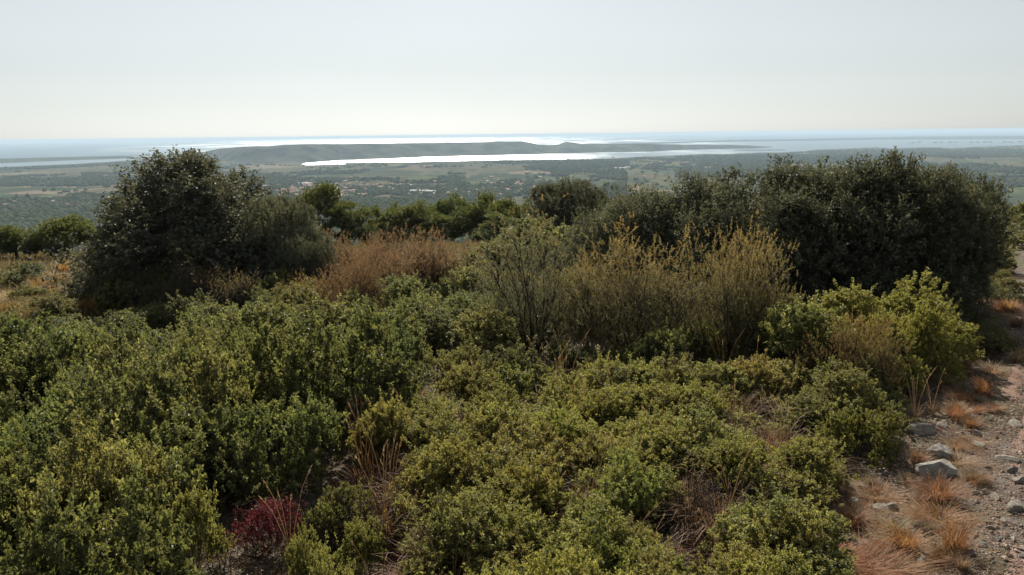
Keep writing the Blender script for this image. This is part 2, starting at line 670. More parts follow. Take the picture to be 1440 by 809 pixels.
# the long plateau between lagoon and sea, with its low point to the right
crest = [(238, 217.4), (262, 216.8), (285, 214.5), (297, 211.5), (312, 209), (345, 206.2), (380, 205.6), (400, 203.4), (440, 202.5), (480, 202.4), (560, 201.5), (620, 200.8), (628, 200.2), (640, 200.6),
         (700, 199.4), (735, 199), (745, 200.8), (756, 203.3), (775, 203.9), (786, 203.2), (796, 199.4), (808, 201.2), (816, 202.6), (850, 202.4), (900, 202.1), (935, 203.2), (970, 203.7),
         (1030, 203.9), (1060, 205.2), (1086, 207.4)]
base = [(238, 221), (300, 226), (360, 230), (430, 229), (480, 225.4), (560, 222.7), (600, 220.7), (660, 219.2), (720, 218.2), (790, 216.0), (850, 214.5), (920, 213.2), (960, 210.8), (1060, 209.0), (1086, 208)]
xs = np.linspace(238, 1086, 290)
cy = np.interp(xs, *zip(*crest))
by = np.interp(xs, *zip(*base))
rows = 22
V = []
for i, px in enumerate(xs):
    b = on_plain(px, by[i])
    dc = ray(px, cy[i])
    back = 1.11 if px < 905 else 1.05
    c = np.array([b[0] * back, b[1] * back])
    zc = CAMZ + dc[2] / math.hypot(dc[0], dc[1]) * math.hypot(*c)
    zc = max(zc, PLAIN + 1.5)
    for j in range(rows):
        u = j / (rows - 1)
        w = u * (1 + (back - 1) * 2)
        p = np.array([b[0], b[1]]) * (1 + (back - 1) * 2 * u)
        prof = np.sin(min(1, u / 0.5) * math.pi / 2) ** 1.3 if u < 0.5 else np.cos((u - 0.5) / 0.5 * math.pi / 2) ** 0.6
        z = PLAIN - 1 + (zc - PLAIN + 1) * prof
        k = 0.035 if abs(u - 0.5) < 0.03 else 0.26 * prof
        z += (zc - PLAIN) * k * (fbm(p[0] / 180, p[1] / 420, 51, 5) - 0.58)
        V.append((p[0], p[1], z))
n, m = len(xs), rows
i = np.arange(n - 1)[:, None] * m + np.arange(m - 1)[None]
F = np.stack([i, i + m, i + m + 1, i + 1], -1).reshape(-1, 4)
tag(link('plateau_hill', new_mesh('plateau_hill', V, F, M['farhill'], True)), kind='structure')

# the sand spit between the right-hand lagoon and the sea, and two low islets
top = [(880, 202.4), (960, 200.2), (1020, 197.6), (1100, 196.1), (1140, 195.8), (1200, 194.2), (1240, 193.3), (1280, 192.3), (1340, 191.6), (1400, 190.9), (1440, 190.8), (1600, 187.8)]
bot = [(880, 202.9), (960, 201.4), (1020, 199.5), (1100, 198.6), (1140, 198.1), (1200, 197.1), (1240, 196.6), (1280, 196.5), (1340, 196.3), (1400, 196), (1440, 195.8), (1600, 192)]


def strip(name, top, bot, n, height, seed, mat):
    xs = np.linspace(top[0][0], top[-1][0], n)
    ty, by_ = np.interp(xs, *zip(*top)), np.interp(xs, *zip(*bot))
    rng = np.random.default_rng(seed)
    V = []
    for k, px in enumerate(xs):
        a, b = on_plain(px, by_[k]), on_plain(px, ty[k])
        h = height * (0.3 + 0.9 * vnoise(k / 3.1, 0.5, seed)) * min(1, k / 6, (n - 1 - k) / 6 + 0.2)
        for j in range(7):
            u = j / 6
            p = a + (b - a) * (0.02 + u * 0.96)
            V.append((p[0], p[1], PLAIN + 0.2 + h * math.sin(u * math.pi) * (0.75 + 0.5 * rng.random())))
    i = np.arange(n - 1)[:, None] * 7 + np.arange(6)[None]
    F = np.stack([i, i + 7, i + 8, i + 1], -1).reshape(-1, 4)
    return tag(link(name, new_mesh(name, V, F, mat, True)), kind='structure')


strip('sand_spit', top, bot, 200, 16, 61, M['farhill'])
strip('coast_spit', [(-150, 226.8), (0, 223.2), (60, 222.1), (100, 221), (180, 219.2), (186, 219.6)], [(-150, 234), (0, 229), (60, 226.8), (100, 225.2), (180, 222.4), (186, 222)], 90, 9, 62, M['farhill'])
strip('islet', [(1030, 211.3), (1060, 211.0), (1106, 210.9)], [(1030, 212.0), (1060, 211.9), (1106, 211.5)], 40, 5, 63, M['farhill'])

# oyster racks standing in the right-hand lagoon
rk = Geo()


def box(g, c, s):
    x, y, z = c
    a, b, h = s[0] / 2, s[1] / 2, s[2] / 2
    v = [(x + i * a, y + j * b, z + k * h) for i in (-1, 1) for j in (-1, 1) for k in (-1, 1)]
    f = [(0, 1, 3), (0, 3, 2), (4, 6, 7), (4, 7, 5), (0, 4, 5), (0, 5, 1), (2, 3, 7), (2, 7, 6), (0, 2, 6), (0, 6, 4), (1, 5, 7), (1, 7, 3)]
    g.add(v, f)


for sx in (-16, 0, 16):
    box(rk, (sx, 0, 3.0), (5.0, 620, 1.2))
for yy in np.linspace(-300, 300, 13):
    box(rk, (0, yy, 4.0), (40, 7, 0.8))
    for sx in (-16, 0, 16):
        box(rk, (sx, yy + 8, 1.2), (2.2, 2.2, 2.4))
rack_me = rk.mesh('oyster_rack', M['rack'])
racks = [(1283, 201.3, 0.5), (1293, 200.4, 0.5), (1315, 200.8, 0.5), (1324, 200.4, 0.5), (1336, 200.5, 0.35), (1344, 200.4, 0.15), (1366, 200.4, 0.25), (1374.5, 200.2, -0.15), (1385.5, 200.2, -0.4), (1392.5, 200.2, -0.4), (1413, 199.9, -0.5),
         (1421, 200.4, -0.45), (1435, 199.8, -0.5)]
for px, py, a in racks:
    p = on_plain(px, py, PLAIN + 0.6)
    o = link('oyster_rack', rack_me, None, tuple(p), (0, 0, -math.atan2(p[0], p[1]) - a * 0.12))
    tag(o, 'dark oyster rack standing in the pale lagoon beyond the right tree clump', 'oyster rack', 'oyster racks in the lagoon')

# ------------------------------------------------------------------ woods and hedges of the plain (uncountable), houses
rng = np.random.default_rng(77)


def far_blob(k):
    """one small rounded tree, 15 triangles"""
    r0 = np.array([(math.cos(a), math.sin(a), 0.05) for a in np.linspace(0, 2 * math.pi, 5, endpoint=False)])
    r1 = r0 * np.array([0.85, 0.85, 1]) + np.array([0, 0, 0.65])
    v = np.concatenate([r0, r1, [[0, 0, 1.15]]])
    f = []
    for i in range(5):
        j = (i + 1) % 5
        f += [(i, j, 5 + j), (i, 5 + j, 5 + i), (5 + i, 5 + j, 10)]
    return v, np.array(f)


bv, bf = far_blob(0)


def blobs(name, pts, smin, smax, zf=None, seed=1):
    rg = np.random.default_rng(seed)
    n = len(pts)
    pts = np.asarray(pts)
    s = rg.uniform(smin, smax, n)
    jit = rg.uniform(0.75, 1.25, (n, 11, 3))
    a = rg.uniform(0, 6.28, n)
    ca, sa = np.cos(a), np.sin(a)
    v = bv[None] * jit
    x = v[..., 0] * ca[:, None] - v[..., 1] * sa[:, None]
    y = v[..., 0] * sa[:, None] + v[..., 1] * ca[:, None]
    z = v[..., 2] * rg.uniform(0.7, 1.2, n)[:, None]
    W = np.stack([x * s[:, None] + pts[:, 0:1], y * s[:, None] + pts[:, 1:2], z * s[:, None] + (zf(pts[:, 0], pts[:, 1]) - 0.3)[:, None]], -1)
    F = (bf[None] + np.arange(n)[:, None, None] * 11).reshape(-1, 3)
    return tag(link(name, new_mesh(name, W.reshape(-1, 3), F, M['fartree'], True)), kind='stuff')


n = 130000
dd = np.exp(rng.uniform(math.log(1300), math.log(9500), n))
aa = np.radians(rng.uniform(-38, 38, n))
X, Y = dd * np.sin(aa), dd * np.cos(aa)
PX, PY = [], []
vv = np.stack([X, Y, np.full(n, PLAIN - CAMZ)], -1) @ M3
PX, PY = 720 + FPX * vv[:, 0] / -vv[:, 2], 404.5 - FPX * vv[:, 1] / -vv[:, 2]
shore = np.interp(PX, [-300, 0, 100, 186, 240, 300, 424, 560, 720, 860, 960, 1100, 1150, 1440, 1700], [245, 236.5, 232, 227, 222, 228, 232.5, 229, 226, 224, 219, 215.5, 211.5, 205.5, 200])
den = fbm(X / 420, Y / 900, 81, 4)
line = np.abs(fbm(X / 300, Y / 700, 91, 2) - 0.5)
keep = (den > 0.575) | ((line < 0.02) & (den > 0.38)) | (rng.random(n) < 0.012)


def band(x0, x1, y0, y1):
    return (PX > x0) & (PX < x1) & (PY > y0) & (PY < y1)


nz = fbm(X / 260, Y / 600, 99, 3)
keep |= (PX < 230) & (PY > 281) & (nz > 0.30)
keep |= band(-60, 115, 251, 263) & (nz > 0.38) & (PY > 262 - PX * 0.06 - 8)
keep |= band(115, 190, 243, 253) & (nz > 0.47)
keep |= band(950, 1700, 209, 226) & (nz > 0.40)
keep |= band(950, 1700, 232, 250) & (nz > 0.5)
keep |= band(380, 720, 262, 300) & (nz > 0.44)
keep |= band(700, 880, 232, 300) & (nz > 0.5)
clear = (band(-50, 190, 263, 280) | band(370, 560, 234, 252) | band(560, 740, 236, 262) | band(1280, 1440, 224, 234)) & (nz < 0.62)
keep &= ~clear
keep &= (PY > shore + 1.0)
blobs('woodland', np.stack([X[keep], Y[keep]], -1), 4.0, 10.5, plain_z, 3)
# scrub on the plateau crest: scattered clumps along its flanks
nf = 0


def house_mesh(w, l, h, roof, mats, seed):
    g = Geo()
    box(g, (0, 0, h / 2 - 0.5), (w, l, h + 1))
    nw = 12
    e = 0.5
    v = [(-w / 2 - e, -l / 2 - e, h), (w / 2 + e, -l / 2 - e, h), (w / 2 + e, l / 2 + e, h), (-w / 2 - e, l / 2 + e, h), (0, -l / 2 - e, h + roof), (0, l / 2 + e, h + roof)]
    f = [(0, 1, 4), (2, 3, 5), (1, 2, 5), (1, 5, 4), (3, 0, 4), (3, 4, 5), (0, 2, 1), (0, 3, 2)]
    g.add(v, f)
    nr = len(f)
    kw = 0
    for sx in (-1, 1):
        for yy in np.arange(-l / 2 + 2, l / 2 - 1, 3.2):
            box(g, (sx * (w / 2 + 0.02), yy, h * 0.55), (0.1, 1.1, 1.5))
            kw += 12
    for sy in (-1, 1):
        for xx in np.arange(-w / 2 + 2, w / 2 - 1, 3.2):
            box(g, (xx, sy * (l / 2 + 0.02), h * 0.55), (1.1, 0.1, 1.5))
            kw += 12
    midx = [0] * nw + [1] * nr + [2] * kw
    return new_mesh('house', np.concatenate(g.V), np.concatenate(g.F), mats, False, None, midx)


H_ME = [house_mesh(*d, [M['house_wall'], M['house_roof'], M['window']], k) for k, d in enumerate([(9, 12, 5.5, 2.2), (8, 10, 6.5, 1.9), (11, 17, 4.5, 2.4), (9, 9, 7.5, 1.8)])]
SHED = house_mesh(14, 60, 7, 2.5, [M['shed_wall'], M['shed_roof'], M['window']], 9)
SHED2 = house_mesh(12, 26, 6, 2.0, [M['shed_wall'], M['shed_roof'], M['window']], 9)


def place_house(px, py, me, rot, label, group, cat='house', name='house', s=1.0):
    p = on_plain(px, py)
    z = float(plain_z(p[0], p[1]))
    o = link(name, me, None, (p[0], p[1], z), (0, 0, rot), (s, s, s))
    return tag(o, label, cat, group)


rng = np.random.default_rng(12)
cnt = 0
for _ in range(4000):
    if cnt >= 190:
        break
    px, py = rng.uniform(366, 520), rng.normal(269, 6)
    if not 255 < py < 286 or rng.random() > math.exp(-((px - 450) / 62) ** 2) or vnoise(px / 9, py / 3, 4) < 0.35:
        continue
    place_house(px, py, H_ME[rng.integers(4)], rng.choice([0.3, 1.87]) + rng.normal() * 0.12, 'pale house with a clay roof in the village on the plain', 'houses of the village on the plain', s=rng.uniform(0.85, 1.25))
    cnt += 1
for k in range(60):
    px, py = rng.uniform(520, 780), 268 + rng.normal() * 8
    if not 254 < py < 292:
        continue
    place_house(px, py, H_ME[rng.integers(4)], rng.uniform(0, 3), 'pale house among trees on the plain right of the village', 'scattered houses right of the village', s=rng.uniform(0.9, 1.3))
for px, py in [(75, 286), (80, 291), (86, 291), (95, 291), (105, 292), (117, 291), (128, 289), (74, 257.5), (68, 258), (58, 252), (150, 248), (188, 249), (195, 248), (180, 249), (8, 290), (20, 286)]:
    place_house(px, py, H_ME[int(px) % 4], px * 0.7, 'small pale house among dark woods on the left part of the plain', 'houses on the left plain')
for px, py in [(735, 248), (752, 246), (770, 246), (728, 262), (733, 271), (742, 244), (700, 246), (690, 250), (604, 235), (596, 236), (918, 231), (930, 229), (935, 229), (760, 251), (905, 252), (862, 222)]:
    place_house(px, py, H_ME[int(px) % 4], px * 0.7, 'small pale farm building on the plain below the lagoon', 'farm buildings below the lagoon', cat='farm building', name='farm_building', s=1.3)
for px, py, me, rot, lab in [(430, 260, SHED, 1.2, 'long white shed behind the village, its topmost pale roof'), (553, 267, SHED2, 1.5, 'short white shed right of the village houses'), (575, 262, SHED2, 1.4, 'small white shed furthest back right of the village'),
                             (590, 270.5, SHED, 1.45, 'long white warehouse right of the village, left end of a white row'), (602, 271.5, SHED, 1.4, 'long white warehouse right of the village, right end of a white row'), (608, 274.5, SHED2, 1.4, 'white shed just in front of the long warehouses'),
                             (872, 238, SHED, 1.3, 'white quarry building below the pale bare knoll'), (883, 236.5, SHED2, 1.3, 'smaller white building right of the quarry building'), (380, 217, SHED2, 0.9, 'pale building on the slope of the far plateau')]:
    if py < 220:
        continue
    place_house(px, py, me, rot, lab, None, 'shed', 'shed')

# ------------------------------------------------------------------ plant meshes


def crown(seed, R, H, nclump, cr, nsprig, nleaf, ll, lw, mat, zlow=0.12, up=0.5, tipmax=0.6, shoulders=None, squash=1.0, fill=0.5, name='foliage', cone=0.0, boxy=0.0):
    """leaves in sprigs on the outsides of many clumps; returns mesh and clump centres"""
    rg = np.random.default_rng(seed)
    d = rand_dir(rg, nclump)
    d[:, 2] = np.abs(d[:, 2]) * 1.0 - 0.12
    q = rg.uniform(fill, 1.0, nclump) ** 0.6
    ang = np.arctan2(d[:, 1], d[:, 0])
    wob = 0.78 + 0.4 * vnoise(ang * 1.3 + 9, d[:, 2] * 2, seed + 5)
    c = np.stack([d[:, 0] * R * q * wob, d[:, 1] * R * q * wob * squash, H * (zlow + (1 - zlow) * np.clip(d[:, 2], 0, 1) * q * (0.85 + 0.3 * rg.random(nclump)))], -1)
    if boxy:
        rr = np.hypot(c[:, 0], c[:, 1]) / R
        c[:, 2] = H * (zlow + (1 - zlow) * rg.random(nclump) ** 0.8 * (1 - 0.35 * boxy * rr ** 3) - (1 - boxy) * 0.3 * rr ** 2)
    c[:, 2] = np.clip(c[:, 2], cr * 0.5, H - cr * 0.6)
    c[:, :2] *= (1 - cone * c[:, 2:3] / H)
    if shoulders is not None:
        c = np.concatenate([c, np.asarray(shoulders, float)])
    nc = len(c)
    crs = cr * rg.uniform(0.5, 1.5, nc)
    N = nc * nsprig
    ci = np.repeat(np.arange(nc), nsprig)
    dr = rand_dir(rg, N)
    dr[:, 2] += 0.25
    dr = unit(dr)
    base = c[ci] + dr * (crs[ci] * rg.uniform(0.35, 1.0, N) ** 0.7)[:, None]
    sd = unit(dr + np.array([0, 0, up]) + 0.35 * rg.normal(size=(N, 3)))
    n = N * nleaf
    si = np.repeat(np.arange(N), nleaf)
    k = np.tile(np.linspace(0.5 if H < 3 else 0.1, 1, nleaf), N)
    sl = ll * 3.4 * rg.uniform(0.6, 1.4, N) * np.where(rg.random(N) < (0.06 if H < 3 else 0.0), 2.1, 1.0)
    pos = base[si] + sd[si] * (k * sl[si])[:, None] + rg.normal(size=(n, 3)) * ll * 0.25
    ld = unit(sd[si] * 0.6 + rand_dir(rg, n) * 0.95)
    nr = unit(rand_dir(rg, n) * 0.85 + np.array([0, 0, 0.8]) + dr[si] * 0.4)
    cl = rg.random(nc) ** 2
    tip = np.clip(k ** 2 * tipmax * (0.5 + 0.9 * cl[ci][si]) * rg.uniform(0.3, 1.2, n), 0, 1)
    ok = pos[:, 2] > 0.03
    g = Geo()
    add_leaves(g, pos[ok], ld[ok], nr[ok], (ll * rg.uniform(0.65, 1.25, n))[ok], (lw * rg.uniform(0.7, 1.2, n))[ok], tip=tip[ok])
    return g.mesh(name, mat), c


def limb_pts(rg, a, b, n=6, wig=0.08):
    a, b = np.asarray(a, float), np.asarray(b, float)
    t = np.linspace(0, 1, n)[:, None]
    L = np.linalg.norm(b - a)
    p = a + (b - a) * t
    p[:, 2] += (np.sin(t[:, 0] * math.pi) * 0.10 * L) * (1 if b[2] > a[2] else 0)
    p[1:-1] += rg.normal(size=(n - 2, 3)) * wig * L * 0.5
    return p


def bush_wood(seed, c, r0, k=12, name='stem'):
    """a stool of thin woody stems, from the foot to the clumps"""
    rg = np.random.default_rng(seed)
    g = Geo()
    for b in c[rg.permutation(len(c))[:k]]:
        a = rg.normal(size=3) * 0.05
        a[2] = -0.05
        p = limb_pts(rg, a, b, 5)
        add_tube(g, p, np.linspace(r0, r0 * 0.35, 5), 4)
        for _ in range(3):
            q = p[rg.integers(2, 5)]
            e = q + rand_dir(rg, 1)[0] * 0.25 * np.linalg.norm(b) + np.array([0, 0, 0.08])
            add_tube(g, limb_pts(rg, q, e, 3), [r0 * 0.35, r0 * 0.25, r0 * 0.12], 3)
    return g.mesh(name, M['wood'])


BUSH = []
for k in range(6):
    me, c = crown(100 + k, (0.80, 0.78, 0.82, 0.78, 0.80, 0.76)[k], 1.0, (15, 18, 21, 14, 17, 12)[k], (0.24, 0.22, 0.20, 0.23, 0.21, 0.25)[k], (46, 42, 38, 44, 40, 48)[k], 28, (0.043, 0.040, 0.037, 0.046, 0.043, 0.047)[k], (0.029, 0.027, 0.025, 0.027, 0.025, 0.028)[k], M['greenleaf' if k < 3 else 'leaf'], 0.14, 0.95, 0.95, fill=0.45)
    BUSH.append([('foliage', me), ('stem', bush_wood(200 + k, c, 0.012))])
MOUND = []
for k in range(2):
    me, c = crown(150 + k, 1.0, 1.9, 40, 0.28, 46, 26, 0.050, 0.029, M['leaf'], 0.1, 0.9, 0.9, fill=0.5)
    MOUND.append([('foliage', me), ('stem', bush_wood(250 + k, c, 0.018, 16))])
OAK = []
for k in range(3):
    me, c = crown(300 + k, 3.0, 4.5, 90, 0.62, 68, 15, 0.10, 0.058, M['oak'], 0.07, 0.7, 0.8, fill=0.55, name='crown', cone=(0.06, 0.0, 0.0)[k], boxy=(0, 0.9, 0.8)[k])
    g = Geo()
    rg = np.random.default_rng(400 + k)
    add_tube(g, limb_pts(rg, (0, 0, -0.2), (0.1, 0.1, 1.4), 6, 0.05), np.linspace(0.24, 0.15, 6), 8)
    limbs = []
    for b in c[rg.permutation(len(c))[:12]]:
        q = Geo()
        p = limb_pts(rg, (0.05, 0.05, rg.uniform(0.3, 1.3)), b, 7, 0.12)
        add_tube(q, p, np.linspace(0.10, 0.02, 7), 5)
        for _ in range(5):
            s_ = p[rg.integers(3, 7)]
            add_tube(q, limb_pts(rg, s_, s_ + rand_dir(rg, 1)[0] * 0.7 + [0, 0, 0.15], 3), [0.02, 0.013, 0.006], 3)
        limbs.append(('limb', q.mesh('limb', M['darkwood'])))
    OAK.append([('crown', me), ('trunk', g.mesh('trunk', M['darkwood']))] + limbs)


def pine_mesh(seed, H, R, umbrella, low=False):
    rg = np.random.default_rng(seed)
    nc = 34
    d = rand_dir(rg, nc)
    d[:, 2] = (np.abs(d[:, 2]) * 1.8 - 0.95) if low else (np.abs(d[:, 2]) * 1.35 - 0.55)
    zc, rz = (H * 0.66, H * 0.36) if umbrella else (H * 0.50, H * 0.50)
    q = rg.uniform(0.72, 1.0, nc)[:, None]
    c = d * np.array([R, R, rz]) * q * 0.85 + np.array([0, 0, zc])
    c[:, 2] = np.maximum(c[:, 2], H * 0.12)
    nt = 60
    N = nc * nt
    ci = np.repeat(np.arange(nc), nt)
    dr = rand_dir(rg, N)
    dr[:, 2] = dr[:, 2] * 0.7 + 0.35
    cr = R * 0.29 * rg.uniform(0.7, 1.3, nc)
    b = c[ci] + dr * cr[ci][:, None] * rg.uniform(0.4, 1.0, N)[:, None]
    nn = 16
    ni = np.repeat(np.arange(N), nn)
    nd = unit(dr[ni] * 0.8 + np.array([0, 0, 0.45]) + rand_dir(rg, N * nn) * 0.8)
    tip = np.clip(rg.random(N * nn) * 0.8 * np.clip((b[ni][:, 2] / H - 0.35) / 0.5, 0, 1), 0, 1)  # upper needles paler: backlight on the crown top put into the colour
    g = Geo()
    add_needles(g, b[ni], nd, 0.18 * rg.uniform(0.7, 1.3, N * nn), 0.040, rg, tip)
    crown_me = g.mesh('crown', M['needle'])
    t = Geo()
    add_tube(t, limb_pts(rg, (0, 0, -0.3), (rg.normal() * 0.15, rg.normal() * 0.15, H * 0.8), 8, 0.03), np.linspace(0.13, 0.04, 8), 7)
    L = []
    for bb in c[rg.permutation(nc)[:11]]:
        q = Geo()
        p = limb_pts(rg, (0, 0, max(0.5, bb[2] * 0.7)), bb, 6, 0.08)
        add_tube(q, p, np.linspace(0.045, 0.012, 6), 4)
        for _ in range(4):
            s_ = p[rg.integers(2, 6)]
            add_tube(q, limb_pts(rg, s_, s_ + rand_dir(rg, 1)[0] * 0.6, 3), [0.014, 0.01, 0.005], 3)
        L.append(('limb', q.mesh('limb', M['darkwood'])))
    return [('crown', crown_me), ('trunk', t.mesh('trunk', M['darkwood']))] + L


PINE = [pine_mesh(500, 4.6, 2.0, False), pine_mesh(501, 4.6, 2.1, True), pine_mesh(502, 4.6, 1.9, False, True), pine_mesh(503, 2.7, 2.0, False, True)]


def heath_mesh(seed, R, H, nstem, nplume, plume=0.42, needle=0.026, tip_lo=0.45, dens=75, mat='heath'):
    """an upright shrub of whippy stems that end in feathery plumes"""
    rg = np.random.default_rng(seed)
    stems, ends = [], []
    for k in range(nstem):
        a = rg.uniform(0, 6.28)
        rr = R * math.sqrt(rg.uniform(0.02, 1)) * 0.85
        hh = H * rg.uniform(0.55, 0.86) * (1 - 0.5 * (rr / R) ** 2)
        e = np.array([math.cos(a) * rr, math.sin(a) * rr, hh])
        b = np.array([math.cos(a), math.sin(a), 0]) * rr * 0.12
        t = np.linspace(0, 1, 7)[:, None]
        p = b + (e - b) * np.concatenate([t ** 0.85, t ** 0.85, t], 1)
        p += rg.normal(size=p.shape) * 0.02 * H * t
        g = Geo()
        add_tube(g, p, np.linspace(0.017, 0.004, 7) * H / 2.4, 5)
        for _ in range(12):
            f = rg.uniform(0.12, 1.0)
            s_ = np.array([np.interp(f, t[:, 0], p[:, i]) for i in range(3)])
            out = rand_dir(rg, 1)[0] * np.array([1, 1, 0.3])
            q = s_ + (out * 0.17 + np.array([0, 0, 0.16])) * H * rg.uniform(0.4, 1.1)
            q[2] = min(q[2], H * 0.93)
            pp = limb_pts(rg, s_, q, 4, 0.05)
            add_tube(g, pp, np.linspace(0.006, 0.002, 4) * H / 2.4, 3)
            ends += [pp[1], pp[2], pp[3], pp[3]]
        stems.append(('stem', g.mesh('stem', M['darkwood'])))
        ends.append(p[-1])
    for _ in range(len(ends)):
        a, rr = rg.uniform(0, 6.28), R * 0.8 * math.sqrt(rg.random())
        ends.append(np.array([math.cos(a) * rr, math.sin(a) * rr, H * (0.06 + 0.5 * rg.random() * (1 - 0.4 * (rr / R) ** 2))]))
    ends = np.array(ends)
    P = ends[rg.integers(0, len(ends), nplume)] + rg.normal(size=(nplume, 3)) * 0.055 * H
    P[:, 2] = np.maximum(P[:, 2], 0.05 * H)
    ax = unit(np.stack([P[:, 0] / R * 0.3, P[:, 1] / R * 0.3, np.ones(nplume)], -1) + rg.normal(size=(nplume, 3)) * 0.36)
    L = plume * rg.uniform(0.5, 1.2, nplume)
    g = Geo()
    n = nplume * dens
    pi = np.repeat(np.arange(nplume), dens)
    t = rg.random(n)
    pos = P[pi] + ax[pi] * (t * L[pi])[:, None]
    nd = unit(ax[pi] * 0.7 + rand_dir(rg, n) * 0.95)
    tipv = np.clip((pos[:, 2] / H - tip_lo) / (1.05 - tip_lo), 0, 1) ** 1.2 * (0.35 + 0.65 * t) * np.clip(0.45 + rg.random(nplume)[pi], 0, 1)
    add_needles(g, pos, nd, needle * rg.uniform(0.6, 1.4, n) * (1.15 - 0.75 * t), needle * 0.27, rg, np.clip(tipv, 0, 1))
    for k in range(0, nplume):
        add_needles(g, P[k:k + 1], ax[k:k + 1], L[k] * 1.03, 0.004, rg, 0.2)
    return [('feathery_twigs', g.mesh('feathery_twigs', M[mat]))] + stems


HEATH = [heath_mesh(600, 1.15, 2.4, 16, 3400, 0.16, 0.036, 0.45, 30), heath_mesh(601, 1.2, 2.4, 16, 3400, 0.16, 0.036, 0.42, 30), heath_mesh(602, 1.1, 2.4, 18, 1900, 0.17, 0.032, 0.6, 28)]
RUSTY = [heath_mesh(620 + k, 1.2, 2.0, 14, 2400, 0.17, 0.045, 0.3, 28, 'rust') for k in range(2)]
SPRIG = [heath_mesh(610, 0.35, 0.7, 9, 170, 0.22, 0.016, 0.2, 50), heath_mesh(611, 0.4, 0.6, 10, 150, 0.2, 0.015, 0.2, 45)]


def dead_shrub(seed, R, H, n=34):
    rg = np.random.default_rng(seed)
    out = []
    for k in range(4):
        g = Geo()
        for _ in range(n // 4):
            d = unit(rg.normal(size=3) * np.array([1, 1, 0.4]) + np.array([0, 0, 0.7]))
            e = d * np.array([R, R, H]) * rg.uniform(0.6, 1.15)
            p = limb_pts(rg, (0, 0, 0), e, 6, 0.16)
            add_tube(g, p, np.linspace(0.010, 0.003, 6), 4)
            for _ in range(9):
                s_ = p[rg.integers(1, 6)]
                q = s_ + unit(d * 0.6 + rg.normal(size=3)) * R * rg.uniform(0.15, 0.5)
                pp = limb_pts(rg, s_, q, 4, 0.15)
                add_tube(g, pp, np.linspace(0.004, 0.0018, 4), 3)
                for _ in range(4):
                    w = pp[rg.integers(1, 4)]
                    add_tube(g, limb_pts(rg, w, w + unit(d * 0.5 + rg.normal(size=3)) * R * rg.uniform(0.1, 0.25), 3, 0.1), [0.0024, 0.0018, 0.001], 3)
        out.append(('dead_stem', g.mesh('dead_stem', M['twig'])))
    return out


DEAD = [dead_shrub(700, 0.5, 0.5), dead_shrub(701, 0.55, 0.6)]


def grass_mesh(seed, R, H, n, w=0.006, lean=0.5, stalks=0, sh=0.8):
    rg = np.random.default_rng(seed)
    g = Geo()
    a = rg.uniform(0, 6.28, n)
    rr = R * 0.35 * np.sqrt(rg.random(n))
    b = np.stack([np.cos(a) * rr, np.sin(a) * rr, np.zeros(n) - 0.02], -1)
    d = np.stack([np.cos(a + rg.normal(size=n) * 0.6), np.sin(a + rg.normal(size=n) * 0.6), np.zeros(n)], -1)
    h = H * rg.uniform(0.35, 1.1, n)[:, None]
    o = (R * lean * rg.uniform(0.1, 1.6, n))[:, None]
    s = np.stack([-d[:, 1], d[:, 0], np.zeros(n)], -1) * (w * rg.uniform(0.6, 1.3, n)[:, None])
    up = np.array([0, 0, 1.0])
    m1, m2 = b + up * h * 0.5 + d * o * 0.3, b + up * h * 0.85 + d * o * 0.75
    tp = b + up * h * (0.85 + 0.15 * rg.uniform(-1, 1, n)[:, None]) + d * o * 1.25
    v = np.stack([b - s, b + s, m1 - s * 0.9, m1 + s * 0.9, m2 - s * 0.6, m2 + s * 0.6, tp], 1)
    f = np.array([[0, 1, 3], [0, 3, 2], [2, 3, 5], [2, 5, 4], [4, 5, 6]])
    F = (f[None] + np.arange(n)[:, None, None] * 7).reshape(-1, 3)
    tip = np.repeat(rg.random(n) ** 2 * 0.4, 7)
    g.add(v.reshape(-1, 3), F, tip)
    out = [('blades', g.mesh('blades', M['dry']))]
    out[0] = ('grass_blades', out[0][1])
    for k in range(stalks):
        q = Geo()
        a = rg.uniform(0, 6.28)
        e = np.array([math.cos(a) * sh * 0.35, math.sin(a) * sh * 0.2, sh * rg.uniform(0.8, 1.1)])
        p = np.array([[0, 0, 0], e * [0.25, 0.25, 0.4], e * [0.6, 0.6, 0.78], e])
        add_tube(q, p, [0.004, 0.0035, 0.003, 0.002], 3, 0.6)
        m = 9
        t = rg.uniform(0.55, 1.0, m)
        pos = p[2] + (p[3] - p[2]) * t[:, None]
        add_needles(q, pos, unit(unit(p[3] - p[2]) + rand_dir(rg, m) * 0.3), 0.04, 0.005, rg, 0.8)
        out.append(('stalk', q.mesh('stalk', M['dry'])))
    return out


TUFT = [grass_mesh(800, 0.28, 0.24, 420, 0.0035, 0.7), grass_mesh(801, 0.32, 0.28, 460, 0.0035, 0.8), grass_mesh(802, 0.26, 0.34, 380, 0.0035, 0.55), grass_mesh(803, 0.45, 0.16, 520, 0.0035, 0.9)]
TALL = [grass_mesh(810, 0.30, 0.42, 420, 0.003, 0.8, 0, 0.7), grass_mesh(811, 0.28, 0.36, 380, 0.003, 0.9, 1, 0.75), grass_mesh(812, 0.22, 0.3, 90, 0.003, 0.7, 5, 0.8)]


def col(parts, c, others=None):
    """first part gets colour c, the rest the second colour"""
    return [(n, m, c if i == 0 else (others or (0.5, 0.5, 0.5))) for i, (n, m) in enumerate(parts)]


def jit(rng, c, a=0.14):
    c = np.asarray(c) * (1 + rng.normal() * a)
    c = c * (1 + rng.normal(size=3) * a * 0.4)
    return tuple(np.clip(c, 0.004, 0.9))


